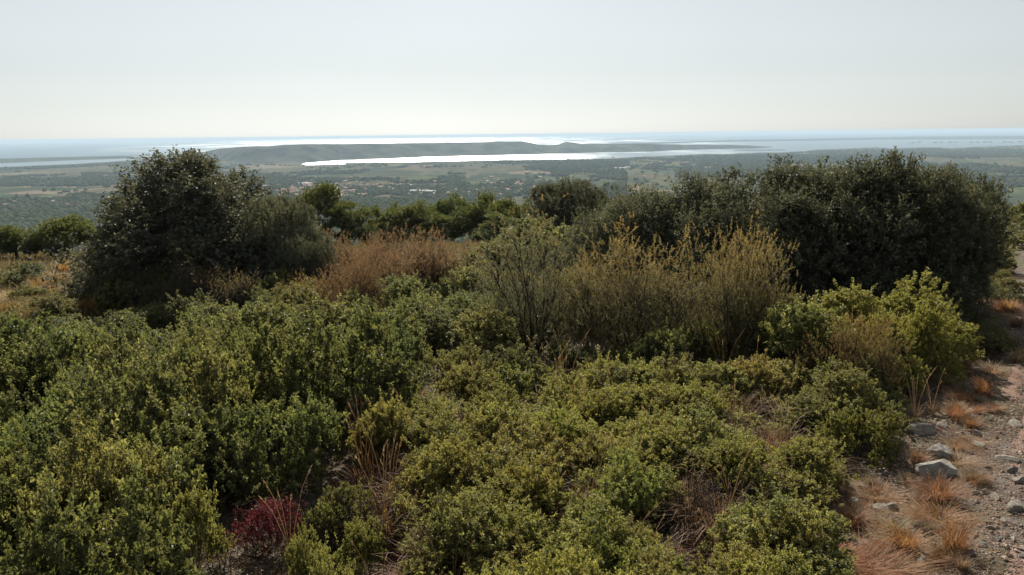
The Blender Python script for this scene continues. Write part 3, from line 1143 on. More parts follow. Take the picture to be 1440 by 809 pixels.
def top_scale(px, top_py, dist, h0):
    """scale that brings a plant of height h0 standing dist metres ahead up to the picture row top_py"""
    d = ray(px, top_py)
    x, y = at_dist(px, dist)
    z = CAMZ + d[2] / d[1] * dist
    return max(0.2, (z - gz(x, y)) / h0)


def width_scale(wpx, dist, w0):
    return wpx / FPX * dist * 1.02 / w0


_SZ = {}


def size_of(parts):
    """height and width that a plant's foliage really fills"""
    me = parts[0][1]
    if me.name not in _SZ:
        a = np.empty(len(me.vertices) * 3, np.float32)
        me.vertices.foreach_get('co', a)
        a = a.reshape(-1, 3)
        _SZ[me.name] = (float(np.percentile(a[:, 2], 99.6)), float(np.percentile(a[:, 0], 98.5) - np.percentile(a[:, 0], 1.5)))
    return _SZ[me.name]


def stand(name, label, cat, parts, px, dist, top_py, wpx, h0, w0, c, rot, group=None, depth=1.0):
    h0, w0 = size_of(parts)
    x, y = at_dist(px, dist)
    sz, sx = top_scale(px, top_py, dist, h0), width_scale(wpx, dist, w0)
    if sz > 1.55 * sx or sx > 1.9 * sz:
        print('STRETCH', round(sx, 2), round(sz, 2), label)
    return plant(name, label, cat, col(parts, c, c if parts[0][0] == 'dead_stem' else None), (x, y, gz(x, y)), rot, (sx, sx * depth, sz), group)


rng = np.random.default_rng(5)
# ------------------------------------------------------------------ trees
OAKC = (0.080, 0.083, 0.062)
GREY = (0.088, 0.094, 0.068)
stand('evergreen_tree', 'large dark evergreen tree with a domed crown on the left', 'tree', OAK[0], 288, 28.5, 220, 300, 4.95, 5.6, OAKC, 0.4)
stand('evergreen_tree', 'low dark leafy shoulder tree under the left side of the domed left tree', 'tree', OAK[0], 196, 27.0, 284, 105, 4.95, 6.3, OAKC, 2.2)
stand('evergreen_tree', 'lower grey-green tree leaning against the right flank of the domed left tree', 'tree', OAK[1], 390, 27.6, 279, 112, 4.95, 6.3, (0.105, 0.112, 0.080), 1.0)
stand('evergreen_tree', 'low silvery tree right of the domed left tree, in front of the tallest pine', 'tree', OAK[2], 432, 26.5, 326, 84, 4.95, 6.3, (0.105, 0.112, 0.080), 3.0)
for k, px, dist, tp, w, c, lab in [
        (1, 1282, 21.5, 240, 185, (0.058, 0.063, 0.042), 'broad very dark evergreen tree at the right end of the right-hand clump beside the track'),
        (2, 1215, 22.5, 225, 240, (0.058, 0.063, 0.042), 'highest dark tree of the right-hand clump, above the bright yellow-green bushes'),
        (1, 1105, 22.5, 238, 240, (0.058, 0.063, 0.042), 'dark evergreen tree in the middle of the right-hand clump, behind the ochre shrubs'),
        (2, 1010, 22.0, 256, 220, (0.090, 0.096, 0.066), 'greyish evergreen tree left of the middle of the right-hand clump'),
        (1, 925, 23.0, 274, 190, (0.10, 0.106, 0.074), 'greyer lower tree near the left end of the right-hand clump'),
        (2, 862, 24.5, 292, 150, GREY, 'small grey-green tree sloping down to the left of the right-hand clump'),
        (2, 1330, 23.0, 245, 118, (0.058, 0.063, 0.042), 'dark evergreen tree with a steep edge at the far right of the right-hand clump')]:
    stand('evergreen_tree', lab, 'tree', OAK[k], px, dist, tp, w, 4.95, 6.3, c, px * 0.9, None)
stand('evergreen_tree', 'round dark evergreen tree alone on the skyline between the pines and the right-hand clump', 'tree', OAK[1], 806, 45, 255, 118, 4.95, 6.3, (0.068, 0.073, 0.048), 4.4)

PC = (0.070, 0.082, 0.042)
pines = [(22, 318, 72, 49, 3, 'round pine at the far left edge of the photo'), (92, 305, 98, 49, 3, 'pine with a bright flat top just left of the domed tree'), (452, 258, 62, 70, 1, 'tallest pine, thin trunked, just right of the domed tree'),
         (484, 284, 66, 68, 2, 'dull pine close to the right of the tallest pine'), (508, 290, 46, 78, 0, 'small round pine second to the right of the tallest pine'), (533, 291, 44, 84, 2, 'pale green pine in the gap before the twin middle pines'),
         (550, 298, 46, 72, 2, 'small bright low pine in front of the middle pines'), (560, 287, 48, 86, 0, 'dark pine behind the small bright low pine'), (583, 284, 70, 72, 0, 'broad pine with a dark trunk in the middle of the pine row'),
         (608, 290, 46, 84, 2, 'pale pine just right of the broad middle pine'), (622, 300, 54, 70, 0, 'low pale green pine left of the round dark pine'), (638, 274, 60, 82, 0, 'high pine crown behind the round dark pine'),
         (666, 284, 62, 70, 0, 'round dark grey-green pine right of centre in the pine row'), (686, 271, 46, 88, 2, 'highest pine in the right half of the pine row'), (712, 280, 50, 82, 1, 'bright topped pine near the right end of the row'),
         (736, 283, 44, 86, 0, 'last pine at the right end of the row beside the round dark tree'), (700, 300, 60, 64, 2, 'yellow-green low pine in front of the right end of the row')]
for i, (px, top_py, w, dist, k, lab) in enumerate(pines):
    stand('pine_tree', lab, 'tree', PINE[k], px, dist, top_py, w, 4.25, 4.0, tuple(0.62 * v_ for v_ in PC) if i in (2, 3, 12) else jit(rng, PC, 0.12), i * 1.7, 'pines beyond the thicket')

# ------------------------------------------------------------------ tall brown and rusty shrubs
HC = (0.135, 0.122, 0.080)
stand('feathery_shrub', 'tall thin greyish feathery shrub, leftmost of the brown shrubs in the middle', 'shrub', HEATH[2], 752, 18.2, 300, 165, 2.3, 2.35, (0.115, 0.112, 0.085), 0.3)
stand('feathery_shrub', 'tall ochre-tipped feathery shrub in the centre of the brown shrubs', 'shrub', HEATH[0], 896, 17.0, 328, 165, 2.3, 2.4, HC, 1.3)
stand('feathery_shrub', 'ochre feathery shrub, rightmost and bushiest of the brown shrubs', 'shrub', HEATH[1], 1028, 16.8, 322, 140, 2.3, 2.4, HC, 2.6)
stand('feathery_shrub', 'smaller feathery shrub wedged behind the gap between the two ochre shrubs', 'shrub', HEATH[2], 964, 17.8, 388, 80, 2.3, 2.4, HC, 4.0)
stand('feathery_shrub', 'grey-brown feathery shrub between the grey and the ochre feathery shrubs', 'shrub', HEATH[1], 828, 18.0, 368, 80, 2.3, 2.4, (0.12, 0.105, 0.07), 5.2)
stand('feathery_shrub', 'low brown plumed shrub at the right foot of the ochre shrubs', 'shrub', HEATH[0], 1085, 16.6, 400, 90, 2.5, 2.4, HC, 0.6)
stand('feathery_shrub', 'small brown plumed shrub in front of the bright yellow-green bushes', 'shrub', HEATH[1], 1206, 13.6, 442, 100, 2.5, 2.4, (0.10, 0.075, 0.045), 3.3)
stand('feathery_shrub', 'thin brown plumes just left of the bright yellow-green bushes', 'shrub', HEATH[0], 1142, 14.2, 474, 80, 2.5, 2.4, (0.09, 0.07, 0.045), 1.9)
RUST = (0.18, 0.118, 0.084)
for px, dist, tp, w, k, lab in [(575, 27, 326, 130, 0, 'broad rusty brown shrub in front of the pines, middle of the rusty patch'), (520, 26, 338, 100, 1, 'rusty brown shrub at the left side of the rusty patch'), (634, 27, 336, 100, 1, 'dull rusty shrub at the right side of the rusty patch'),
                                (500, 23.5, 352, 80, 0, 'low rusty shrub in front of the rusty patch beside the grey-green tree'), (486, 31, 324, 70, 2, 'dark brown shrub behind the rusty patch at the foot of the tallest pine'), (560, 32, 322, 90, 1, 'rusty shrub furthest back, right against the pines')]:
    stand('rusty_shrub', lab, 'shrub', RUSTY[k % 2], px, dist, tp, w, 2.5, 2.4, jit(rng, RUST, 0.1), px * 0.1, 'rusty brown shrubs in front of the pines')
stand('feathery_shrub', 'grey-brown twiggy shrub at the foot of the domed left tree', 'shrub', HEATH[2], 255, 24.5, 372, 90, 2.5, 2.4, (0.085, 0.075, 0.055), 2.0)
stand('feathery_shrub', 'grey twiggy shrub at the right foot of the domed left tree', 'shrub', HEATH[1], 325, 24, 380, 90, 2.5, 2.4, (0.07, 0.065, 0.05), 0.7)
stand('feathery_shrub', 'small brown shrub between the grey-green tree and the rusty patch', 'shrub', HEATH[0], 437, 23.0, 388, 70, 2.5, 2.4, (0.12, 0.075, 0.045), 1.1)

# ------------------------------------------------------------------ single leafy bushes
YEL = (0.175, 0.168, 0.036)
OLV = (0.115, 0.112, 0.045)
GRN = (0.084, 0.092, 0.050)
GGR = (0.108, 0.118, 0.076)
TAKEN = []
FRONT = []


def bush(name, label, k, px, dist, tp, w, c, group=None):
    o = stand(name, label, 'bush', BUSH[k], px, dist, tp, w, 1.02, 1.75, c, px * 0.37, group)
    TAKEN.append((o.location[0], o.location[1], o.scale[0] * 0.75))
    return o


for k, px, dist, tp, w, c, lab in [
        (2, 1212, 11.0, 572, 95, (0.09, 0.085, 0.02), 'small olive bush at the edge of the stones, left of the dark stone'),
        (3, 1150, 11.8, 560, 110, (0.07, 0.072, 0.02), 'dull olive bush left of the olive bush by the verge'),
        (0, 18, 33, 372, 80, (0.055, 0.068, 0.05), 'rounded blue-grey bush at the left edge in front of the pines'),
        (4, 36, 27, 402, 50, (0.035, 0.045, 0.02), 'small dark bush alone on the tawny grass at the left'),
        (5, 120, 27, 398, 70, (0.06, 0.06, 0.03), 'dull bush on the tawny grass left of the domed tree'),
        (2, 185, 25, 384, 90, (0.045, 0.052, 0.03), 'dark green bush at the left foot of the domed tree'),
        (3, 690, 30, 340, 100, GGR, 'grey-green bush between the rusty patch and the grey feathery shrub'),
        (4, 655, 27, 356, 90, GGR, 'silvery green bush in front of the right side of the rusty patch'),
        (1, 728, 34, 320, 110, GGR, 'grey-green bush below the right end of the pine row'),
        (0, 770, 38, 308, 120, GGR, 'grey-green bush at the foot of the lone round dark tree'),
        (3, 1450, 60, 300, 80, OLV, 'green bush at the right edge beyond the track'),
        (0, 1412, 44, 318, 80, GGR, 'dull bush behind the right end of the dark clump'),
        (5, 1440, 62, 284, 46, (0.05, 0.06, 0.02), 'dark bush on the right skyline beyond the clump')]:
    bush('leafy_bush', lab, k, px, dist, tp, w, c)
for k, px, dist, tp, w, c, lab in [
        (0, 1280, 16.2, 388, 135, YEL, 'bright yellow-green bush, highest and furthest right of the bright clump by the track'),
        (1, 1190, 16.0, 408, 145, YEL, 'bright yellow-green bush in the middle of the bright clump'),
        (0, 1118, 16.0, 424, 105, OLV, 'yellow-green bush at the left end of the bright clump, touching the ochre shrub'),
        (1, 1190, 12.0, 524, 128, (0.105, 0.098, 0.032), 'olive bush beside the stony verge, below the small brown plumes'),
        (1, 1300, 15.0, 434, 84, YEL, 'yellow-green bush low at the right front of the bright clump'),
        (0, 1252, 14.2, 468, 82, YEL, 'yellow-green bush lowest in front of the bright clump, right of the small brown plumes'),
        (1, 1236, 15.0, 442, 90, YEL, 'yellow-green bush at the centre front of the bright clump')]:
    o = stand('leafy_bush', lab, 'bush', MOUND[k], px, dist, tp, w, 2.1, 2.15, c, px * 0.37)
    TAKEN.append((o.location[0], o.location[1], o.scale[0] * 1.2))
for k, px, dist, tp, w, lab in [(4, 432, 7.3, 742, 60, 'small yellow-green bush just right of the red leaved bush'), (3, 505, 7.4, 735, 80, 'yellow-green bush second to the right of the red leaved bush'), (0, 478, 8.4, 690, 95, 'olive bush behind the dead twigs right of the red leaved bush'), (4, 455, 6.4, 775, 90, 'yellow-green bush at the bottom edge right of the red leaved bush'), (5, 268, 7.6, 690, 80, 'small yellow-tinged bush among dark ones left of the red leaved bush')]:
    bush('leafy_bush', lab, k, px, dist, tp, w, (0.125, 0.122, 0.040))
RED = (0.16, 0.025, 0.025)
BUSH.append([('foliage', crown(131, 0.80, 1.0, 22, 0.2, 32, 14, 0.044, 0.026, M['redleaf'], 0.2, 0.8, 0.5, fill=0.45)[0]), BUSH[3][1]])
o = bush('red_leaved_bush', 'dark red leaved bush among green ones near the bottom edge', 6, 385, 8.3, 702, 104, (0.100, 0.022, 0.024))
for px, dist, tp, w, lab in [(455, 8.2, 690, 90, 'grey leafless twiggy shrub right of the red leaved bush'), (1010, 8.6, 672, 150, 'tangle of dead grey twigs in the lower right thicket'), (965, 8.3, 668, 90, 'purplish dead twigs left of the grey tangle'), (560, 8.6, 690, 90, 'brownish dead twigs in the bottom thicket right of the red bush')]:
    stand('dead_shrub', lab, 'shrub', DEAD[int(px) % 2], px, dist, tp, w, 0.58, 1.05, jit(rng, (0.050, 0.042, 0.038), 0.1), px * 0.2)
for px, dist, tp, w, lab in [(1082, 12.6, 548, 44, 'lilac-grey dry flower tuft, left one of a pair in the right thicket'), (1110, 12.1, 562, 48, 'lilac-grey dry flower tuft, right one of a pair in the right thicket')]:
    stand('dry_flower_tuft', lab, 'plant', SPRIG[px % 2], px, dist, tp, w, 0.72, 0.8, (0.33, 0.28, 0.28), px * 0.2)

# ------------------------------------------------------------------ the thicket: rows of bushes, nearest row first
EDGE = ([400, 430, 450, 500, 540, 600, 640, 700, 809, 2000], [1200, 1260, 1290, 1290, 1235, 1185, 1150, 1135, 1120, 1090])
AVOID = [(752, 18.6, 0.8), (898, 17.2, 0.8), (1026, 17.0, 0.8), (275, 28.5, 3.0), (185, 27.5, 1.5), (398, 27.5, 1.6), (1318, 21.5, 2.2), (1215, 22.5, 2.3), (1105, 22.5, 2.3), (1010, 22, 2.1), (925, 23, 1.9), (862, 24.5, 1.5),
         (575, 27, 1.3), (520, 26, 1.1), (634, 27, 1.1), (500, 23.5, 0.8), (966, 17.8, 0.6), (826, 18.0, 0.6), (385, 8.3, 1.1), (385, 7.2, 1.05), (380, 6.3, 1.05), (385, 5.4, 1.0), (390, 4.6, 0.9), (455, 8.2, 0.6), (455, 7.2, 0.75), (455, 6.2, 0.7), (1010, 8.5, 0.75), (1005, 7.4, 0.6), (960, 8.3, 0.5), (560, 8.6, 0.5), (560, 7.7, 0.4), (1096, 12.3, 0.5), (1096, 11.3, 0.45)]
AV = [(*at_dist(px, d), r_) for px, d, r_ in AVOID]
TONES = {'dark green': (GRN, 0), 'deep green': ((0.064, 0.072, 0.042), 0), 'grey-green': (GGR, 0), 'mid green': ((0.104, 0.112, 0.058), 0), 'olive': (OLV, 0), 'yellow-green': ((0.165, 0.158, 0.048), 0), 'rusty-tinged olive': ((0.12, 0.090, 0.036), 0)}
ROWS = [4.7, 5.5, 6.4, 7.3, 8.3, 9.4, 10.6, 11.9, 13.3, 14.8, 16.4, 18.2, 20.2, 22.4, 25.0]
ROWN = ['along the very bottom edge', 'just above the bottom edge', 'in the third row up', 'in the fourth row up', 'in the fifth row up', 'in the sixth row up', 'in the seventh row up', 'in the eighth row up',
        'halfway up the thicket', 'level with the foot of the ochre shrubs', 'just behind the middle', 'in the fourth row from the back', 'in the third row from the back', 'in the second row from the back', 'in the rearmost row under the trees']
ORD = ['first', 'second', 'third', 'fourth', 'fifth', 'sixth', 'seventh', 'eighth', 'ninth', 'tenth', 'eleventh', 'twelfth', 'thirteenth', 'fourteenth', 'fifteenth', 'sixteenth', 'seventeenth', 'eighteenth', 'nineteenth', 'twentieth']
DRY = []
for ri, d in enumerate(ROWS):
    gap = 0.98 + 0.028 * d
    row = []
    x = -0.70 * d - 0.6 + rng.uniform(0, gap)
    while x < 0.66 * d:
        bx, by_ = x + rng.normal() * 0.15 * gap, d + rng.normal() * 0.2
        x += gap * rng.uniform(0.85, 1.2)
        px, py = project((bx, by_, gz(bx, by_)))
        if px > np.interp(py, *EDGE) or px < -140:
            continue
        if any((bx - a) ** 2 + (by_ - b) ** 2 < r_ * r_ for a, b, r_ in AV) or any((bx - a) ** 2 + (by_ - b) ** 2 < (0.55 * r_ + 0.25) ** 2 for a, b, r_ in TAKEN):
            continue
        if px < 150 and py < 462:
            continue
        under = 690 < px < 1110 and 13.6 < d < 19
        if under and rng.random() < 0.03:
            continue
        warm = np.clip((px - 430) / 260, 0, 1) * np.clip((py - 500) / 110, 0, 1)
        if rng.random() < warm * 0.13:
            DRY.append((bx, by_))
            continue
        u = rng.random()
        if rng.random() < warm:
            tone = 'yellow-green' if u < 0.62 else 'olive' if u < 0.85 else 'rusty-tinged olive'
            sz = rng.uniform(0.5, 0.85)
        elif py < 500:
            tone = 'grey-green' if u < 0.45 else 'mid green' if u < 0.85 else 'olive'  # rear bushes greyer: haze and leaf sheen put into their colour
            sz = rng.uniform(0.9, 1.25) * (0.72 if px < 290 else 1.0)
        else:
            tone = 'dark green' if u < 0.4 else 'deep green' if u < 0.65 else 'mid green' if u < 0.9 else 'olive'
            sz = rng.uniform(0.85, 1.5)
        if under:
            sz *= 0.62
        row.append((px, bx, by_, tone, sz))
    for _ in range(int(7.0 * max(0, min(d, 10.8) - 4) ** 0.5) if d < 14 else 0):
        bx, by_ = rng.uniform(-0.12 * d, 0.46 * d), d + rng.uniform(-0.5, 0.5)
        px, py = project((bx, by_, gz(bx, by_)))
        if px > np.interp(py, *EDGE) + 15 or px < (540 if d < 11 else 500) or any((bx - a) ** 2 + (by_ - b) ** 2 < (r_ * 0.8) ** 2 for a, b, r_ in AV):
            continue
        row.append((px, bx, by_, 'yellow-green' if rng.random() < 0.7 else 'olive', rng.uniform(0.45, 0.85)))
    row.sort()
    vis = 0
    for k, (px, bx, by_, tone, sz) in enumerate(row):
        sz = min(sz, 1.0) if d < 6 else sz * (rng.uniform(1.08, 1.32) if px < 560 and d < 14 else 1.0)
        ws = max(sz, 0.62) ** 0.7 * gap / 1.25 * rng.uniform(0.8, 1.06)
        word = 'tall ' if sz > 1.18 else 'small ' if sz < 0.72 else ''
        lab = f'{word}{tone} bush {ROWN[ri]}, ' + (f'{ORD[k]} from the left' if k < 12 else f'{ORD[min(19, len(row) - 1 - k)]} from the right')
        ws *= 0.88 if px < 560 and d < 14 else 1.0
        plant('leafy_bush', lab, 'bush', col(BUSH[rng.integers(3) + (3 if 'yel' in tone or 'olive' in tone or rng.random() < 0.2 else 0)], jit(rng, TONES[tone][0], 0.2)), (bx, by_, gz(bx, by_) - 0.03), rng.uniform(0, 6.28), (ws, ws * rng.uniform(0.9, 1.1), sz * rng.uniform(0.95, 1.1)), 'leafy bushes of the thicket')

# brown dead twigs standing low among the yellow-green bushes
for i in range(26):
    px, py = rng.uniform(500, 1120), rng.uniform(590, 860)
    x, y = on_hill(px, py)
    sc = rng.uniform(0.6, 1.0)
    plant('dead_shrub', 'low brown dead twigs between the yellow-green bushes of the lower thicket', 'shrub', col(DEAD[rng.integers(2)], (0.085, 0.052, 0.038), (0.085, 0.052, 0.038)), (x, y, gz(x, y)), rng.uniform(0, 6.28), (sc, sc, sc), 'dead twigs in the lower thicket')
# leaf litter and low growth under the bushes, uncountable
n_ = 60000
rg = np.random.default_rng(55)
yy = np.exp(rg.uniform(math.log(5), math.log(32), n_))
xx = yy * rg.uniform(-0.72, 0.5, n_)
zz = ground(xx, yy)
q_ = np.stack([xx, yy, zz], -1) - np.array([0, 0, CAMZ])
vv = q_ @ M3
ok = 720 + FPX * vv[:, 0] / -vv[:, 2] < np.interp(404.5 - FPX * vv[:, 1] / -vv[:, 2], *EDGE) + 40
p_ = np.stack([xx, yy, zz + 0.01], -1)[ok]
n_ = len(p_)
g = Geo()
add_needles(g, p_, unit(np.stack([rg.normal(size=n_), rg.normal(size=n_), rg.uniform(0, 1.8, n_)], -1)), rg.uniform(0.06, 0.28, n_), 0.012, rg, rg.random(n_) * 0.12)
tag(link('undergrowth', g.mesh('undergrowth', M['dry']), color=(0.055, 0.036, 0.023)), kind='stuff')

# dry grass and stalks inside the thicket
for i in range(90):
    px, py = rng.uniform(470, 1130), rng.uniform(560, 900)
    DRY.append(on_hill(px, py))
for bx, by_ in DRY:
    px, py = project((bx, by_, gz(bx, by_)))
    s_ = rng.uniform(1.0, 1.55) * (0.75 if by_ < 7 else 1.0)
    plant('dry_grass_tuft', 'brown dry grass tuft growing between the yellow-green bushes', 'grass tuft', col(TALL[rng.integers(3)], jit(rng, (0.14, 0.076, 0.045), 0.25), (0.25, 0.19, 0.12)), (bx, by_, gz(bx, by_)), rng.uniform(0, 6.28), (s_ * 1.1, s_ * 1.1, s_ * (1.1 if by_ > 8 else 0.8)), 'dry grass tufts in the thicket')
for px, py, sc, lab in [(1285, 592, 1.0, 'cluster of tall pale dry stalks standing at the edge of the verge'), (1310, 585, 0.8, 'pale dry stalks leaning right beside the tall cluster at the verge'), (410, 790, 1.0, 'single pale arched stalk rising out of the red leaved bush'), (510, 640, 0.9, 'pale thin stalk in the dark bushes left of the brown grass'),
                        (950, 560, 0.9, 'pale grass stalks at the foot of the ochre shrubs'), (700, 790, 0.9, 'pale stalk near the bottom edge in the middle')]:
    x, y = on_hill(px, py)
    plant('dry_stalk_tuft', lab, 'grass stalks', col(TALL[2], (0.18, 0.13, 0.08), (0.62, 0.54, 0.40)), (x, y, gz(x, y)), px * 0.3, (sc, sc, sc * 1.15))

# ------------------------------------------------------------------ track, verge, stones
TE = lambda y: 4.35 + 0.645 * (y - 6.8)
ys = np.geomspace(3.0, 90, 320)
rows = 15
V = []
for y in ys:
    l_ = TE(y) + 0.5 * (fbm(y / 1.6, 0.7, 71, 5) - 0.5) * 2
    w_ = 2.7
    for j in range(rows):
        u = j / (rows - 1)
        x = l_ + w_ * u + 0.0
        yy = y - (x - TE(y)) * 0.0
        rut = -0.05 * (math.exp(-((u - 0.25) / 0.1) ** 2) + math.exp(-((u - 0.78) / 0.1) ** 2))
        z = gz(x, yy) + (-0.06 if j in (0, rows - 1) else 0.015) + rut * 0.5 + 0.07 * (fbm(x * 2.2, yy * 2.2, 4, 3) - 0.5 - 0.12 * (j < 4))
        V.append((x, yy, z))
i = np.arange(len(ys) - 1)[:, None] * rows + np.arange(rows - 1)[None]
F = np.stack([i, i + 1, i + rows + 1, i + rows], -1).reshape(-1, 4)
tag(link('gravel_track', new_mesh('gravel_track', V, F, M['track'], True)), kind='structure')


def ico(sub):
    t = (1 + 5 ** 0.5) / 2
    v = [(-1, t, 0), (1, t, 0), (-1, -t, 0), (1, -t, 0), (0, -1, t), (0, 1, t), (0, -1, -t), (0, 1, -t), (t, 0, -1), (t, 0, 1), (-t, 0, -1), (-t, 0, 1)]
    f = [(0, 11, 5), (0, 5, 1), (0, 1, 7), (0, 7, 10), (0, 10, 11), (1, 5, 9), (5, 11, 4), (11, 10, 2), (10, 7, 6), (7, 1, 8), (3, 9, 4), (3, 4, 2), (3, 2, 6), (3, 6, 8), (3, 8, 9), (4, 9, 5), (2, 4, 11), (6, 2, 10), (8, 6, 7), (9, 8, 1)]
    v = [np.array(p) / np.linalg.norm(p) for p in v]
    for _ in range(sub):
        cache, nf = {}, []

        def mid(a, b):
            k = (min(a, b), max(a, b))
            if k not in cache:
                m_ = v[a] + v[b]
                v.append(m_ / np.linalg.norm(m_))
                cache[k] = len(v) - 1
            return cache[k]
        for a, b, c in f:
            x, y, z = mid(a, b), mid(b, c), mid(c, a)
            nf += [(a, x, z), (b, y, x), (c, z, y), (x, y, z)]
        f = nf
    return np.array(v), np.array(f)


def rock_mesh(seed, sub, cuts, rough):
    rg = np.random.default_rng(seed)
    v, f = ico(sub)
    v = v.copy()
    for _ in range(cuts):
        n_ = rand_dir(rg, 1)[0]
        h = rg.uniform(0.45, 0.8)
        e = np.clip(v @ n_ - h, 0, None)
        v = v - e[:, None] * n_ * 0.95
    nz = fbm(v[:, 0] * 2 + 5, v[:, 1] * 2 + v[:, 2] * 1.7, seed, 4) - 0.5
    v = v * (1 + rough * nz)[:, None]
    return new_mesh('stone', v, f, M['rock'], False)


ROCK = [rock_mesh(900 + k, 4, 9, 0.22) for k in range(3)]
STONE = [rock_mesh(910 + k, 2, 8, 0.2) for k in range(6)]


def stone(px, py, w, h, label, me, name='stone', rot=0.0, depth=0.8, sink=0.25, c=(1, 1, 1), group=None):
    x, y = on_hill(px, py)
    dist = math.sqrt(x * x + y * y + 16)
    s_ = w / FPX * dist / 2
    hh = h / FPX * dist / 2
    o = link(name, me, None, (x, y + s_ * depth * 0.6, gz(x, y) + hh * (1 - sink * 2) * 0.5), (rng.normal() * 0.08, rng.normal() * 0.08, rot), (s_, s_ * depth, hh * 1.15), c)
    return tag(o, label, 'rock' if name == 'boulder' else 'stone', group)


stone(1331, 676, 66, 40, 'large grey boulder beside the track on the right', ROCK[0], 'boulder', 0.4)
stone(1322, 648, 46, 26, 'flat-topped grey rock touching the back of the large boulder', ROCK[1], 'boulder', 1.2)
stone(1254, 640, 34, 28, 'dark grey rock at the foot of the olive bush, left of the boulder', ROCK[2], 'boulder', 2.0, c=(0.6, 0.6, 0.62))
for k, (px, py, w, h, lab) in enumerate([(1303, 612, 40, 18, 'pale flat stone behind the boulder pair, near the dry stalks'), (1327, 603, 24, 12, 'small pale stone right behind the pale flat stone'), (1381, 632, 22, 9, 'bluish flat stone on the track edge right of the boulder'), (1241, 720, 30, 10, 'flat pale slab lying on the verge below the dark rock'),
                                         (1258, 719, 20, 14, 'grey stone touching the right end of the flat pale slab'), (1301, 795, 22, 15, 'grey stone near the bottom edge between two orange tufts'), (1424, 654, 34, 10, 'flat beige stone set in the track at the right edge'), (1436, 680, 24, 9, 'beige stone half cut off by the right edge, below the flat one'),
                                         (1434, 722, 30, 18, 'biggest pale stone at the right edge of the track'), (1424, 740, 24, 9, 'long pale stone just below the biggest pale track stone'), (1376, 697, 13, 8, 'small pale stone below the boulder, left of a pair'), (1387, 697, 13, 8, 'small pale stone below the boulder, right of a pair'),
                                         (1405, 705, 20, 7, 'thin flat stone in the middle of the track below the boulder'), (1393, 745, 12, 6, 'small stone on the track edge beside the lower orange tuft'), (1218, 690, 18, 8, 'small grey stone on the verge left of the orange grass'), (1432, 600, 22, 8, 'flat stone at the right edge in line with the back rocks')]):
    stone(px, py, w, h, lab, STONE[k % 6], 'stone', k * 0.9, 0.75, c=(1.15, 1.1, 1.05) if px > 1370 or 'pale' in lab else (1.0, 0.95, 0.9))
vc = 0
while vc < 220:
    px, py = rng.uniform(1100, 1440), rng.uniform(520, 809)
    if px < np.interp(py, [520, 560, 600, 650, 700, 809], [1290, 1250, 1215, 1170, 1150, 1130]) or rng.random() < 0.3 * (px < 1200):
        continue
    w = min(18, rng.lognormal(1.85, 0.45)) * (0.6 + 0.6 * (py - 520) / 290)
    on_track = px > np.interp(py, [560, 620, 700, 809], [1400, 1388, 1375, 1358])
    stone(px, py, w, w * rng.uniform(0.35, 0.7), 'small loose stone lying on the gravel track' if on_track else 'small loose grey stone lying on the verge', STONE[rng.integers(6)], 'stone', rng.uniform(0, 6), rng.uniform(0.6, 1), c=jit(rng, (1.4, 1.22, 1.08) if on_track else (0.95, 0.94, 0.92), 0.15),
          group='loose stones on the track' if on_track else 'loose stones on the verge')
    vc += 1

# pebbles and plant litter: uncountable
oct_v = np.array([(1, 0, 0), (-1, 0, 0), (0, 1, 0), (0, -1, 0), (0, 0, 0.8), (0, 0, -0.8)], float)
oct_f = np.array([(0, 2, 4), (2, 1, 4), (1, 3, 4), (3, 0, 4), (2, 0, 5), (1, 2, 5), (3, 1, 5), (0, 3, 5)])


def scatter_area(n, seed, y0=5.5, y1=26):
    rg = np.random.default_rng(seed)
    y = np.exp(rg.uniform(math.log(y0), math.log(y1), n))
    e = TE(y)
    x = e + rg.uniform(-2.6, 2.6, n) * np.clip(0.7 + y / 40, 0.7, 1.2)
    return x, y, rg


x, y, rg = scatter_area(60000, 31)
keep = rg.random(len(x)) < 0.35 + 0.65 * fbm(x / 0.8, y / 0.8, 12, 3)
x, y = x[keep], y[keep]
n = len(x)
s_ = np.minimum(rg.lognormal(-4.45, 0.5, n), 0.04) * (0.8 + y / 25)
a = rg.uniform(0, 6.28, n)
v = oct_v[None] * rg.uniform(0.6, 1.3, (n, 6, 3)) * np.array([1, 0.8, 0.6])
vx = v[..., 0] * np.cos(a)[:, None] - v[..., 1] * np.sin(a)[:, None]
vy = v[..., 0] * np.sin(a)[:, None] + v[..., 1] * np.cos(a)[:, None]
W = np.stack([vx * s_[:, None] + x[:, None], vy * s_[:, None] + y[:, None], v[..., 2] * s_[:, None] + (ground(x, y) + 0.02 * (x > TE(y) + 0.15) + s_ * 0.2)[:, None]], -1)


def pebble_mat():
    t = NT('pebble_stone')
    isl = t.n('NewGeometry').outputs['Random Per Island']
    rp = t.n('ValToRGB')
    t.l(isl, rp.inputs['Fac'])
    e = rp.color_ramp
    e.elements[0].color = (0.15, 0.088, 0.064, 1)
    e.elements[1].color = (0.36, 0.29, 0.235, 1)
    q = e.elements.new(0.6)
    q.color = (0.25, 0.165, 0.125, 1)
    return t.surf(t.bsdf(rp.outputs['Color'], 0.9, 0.2))


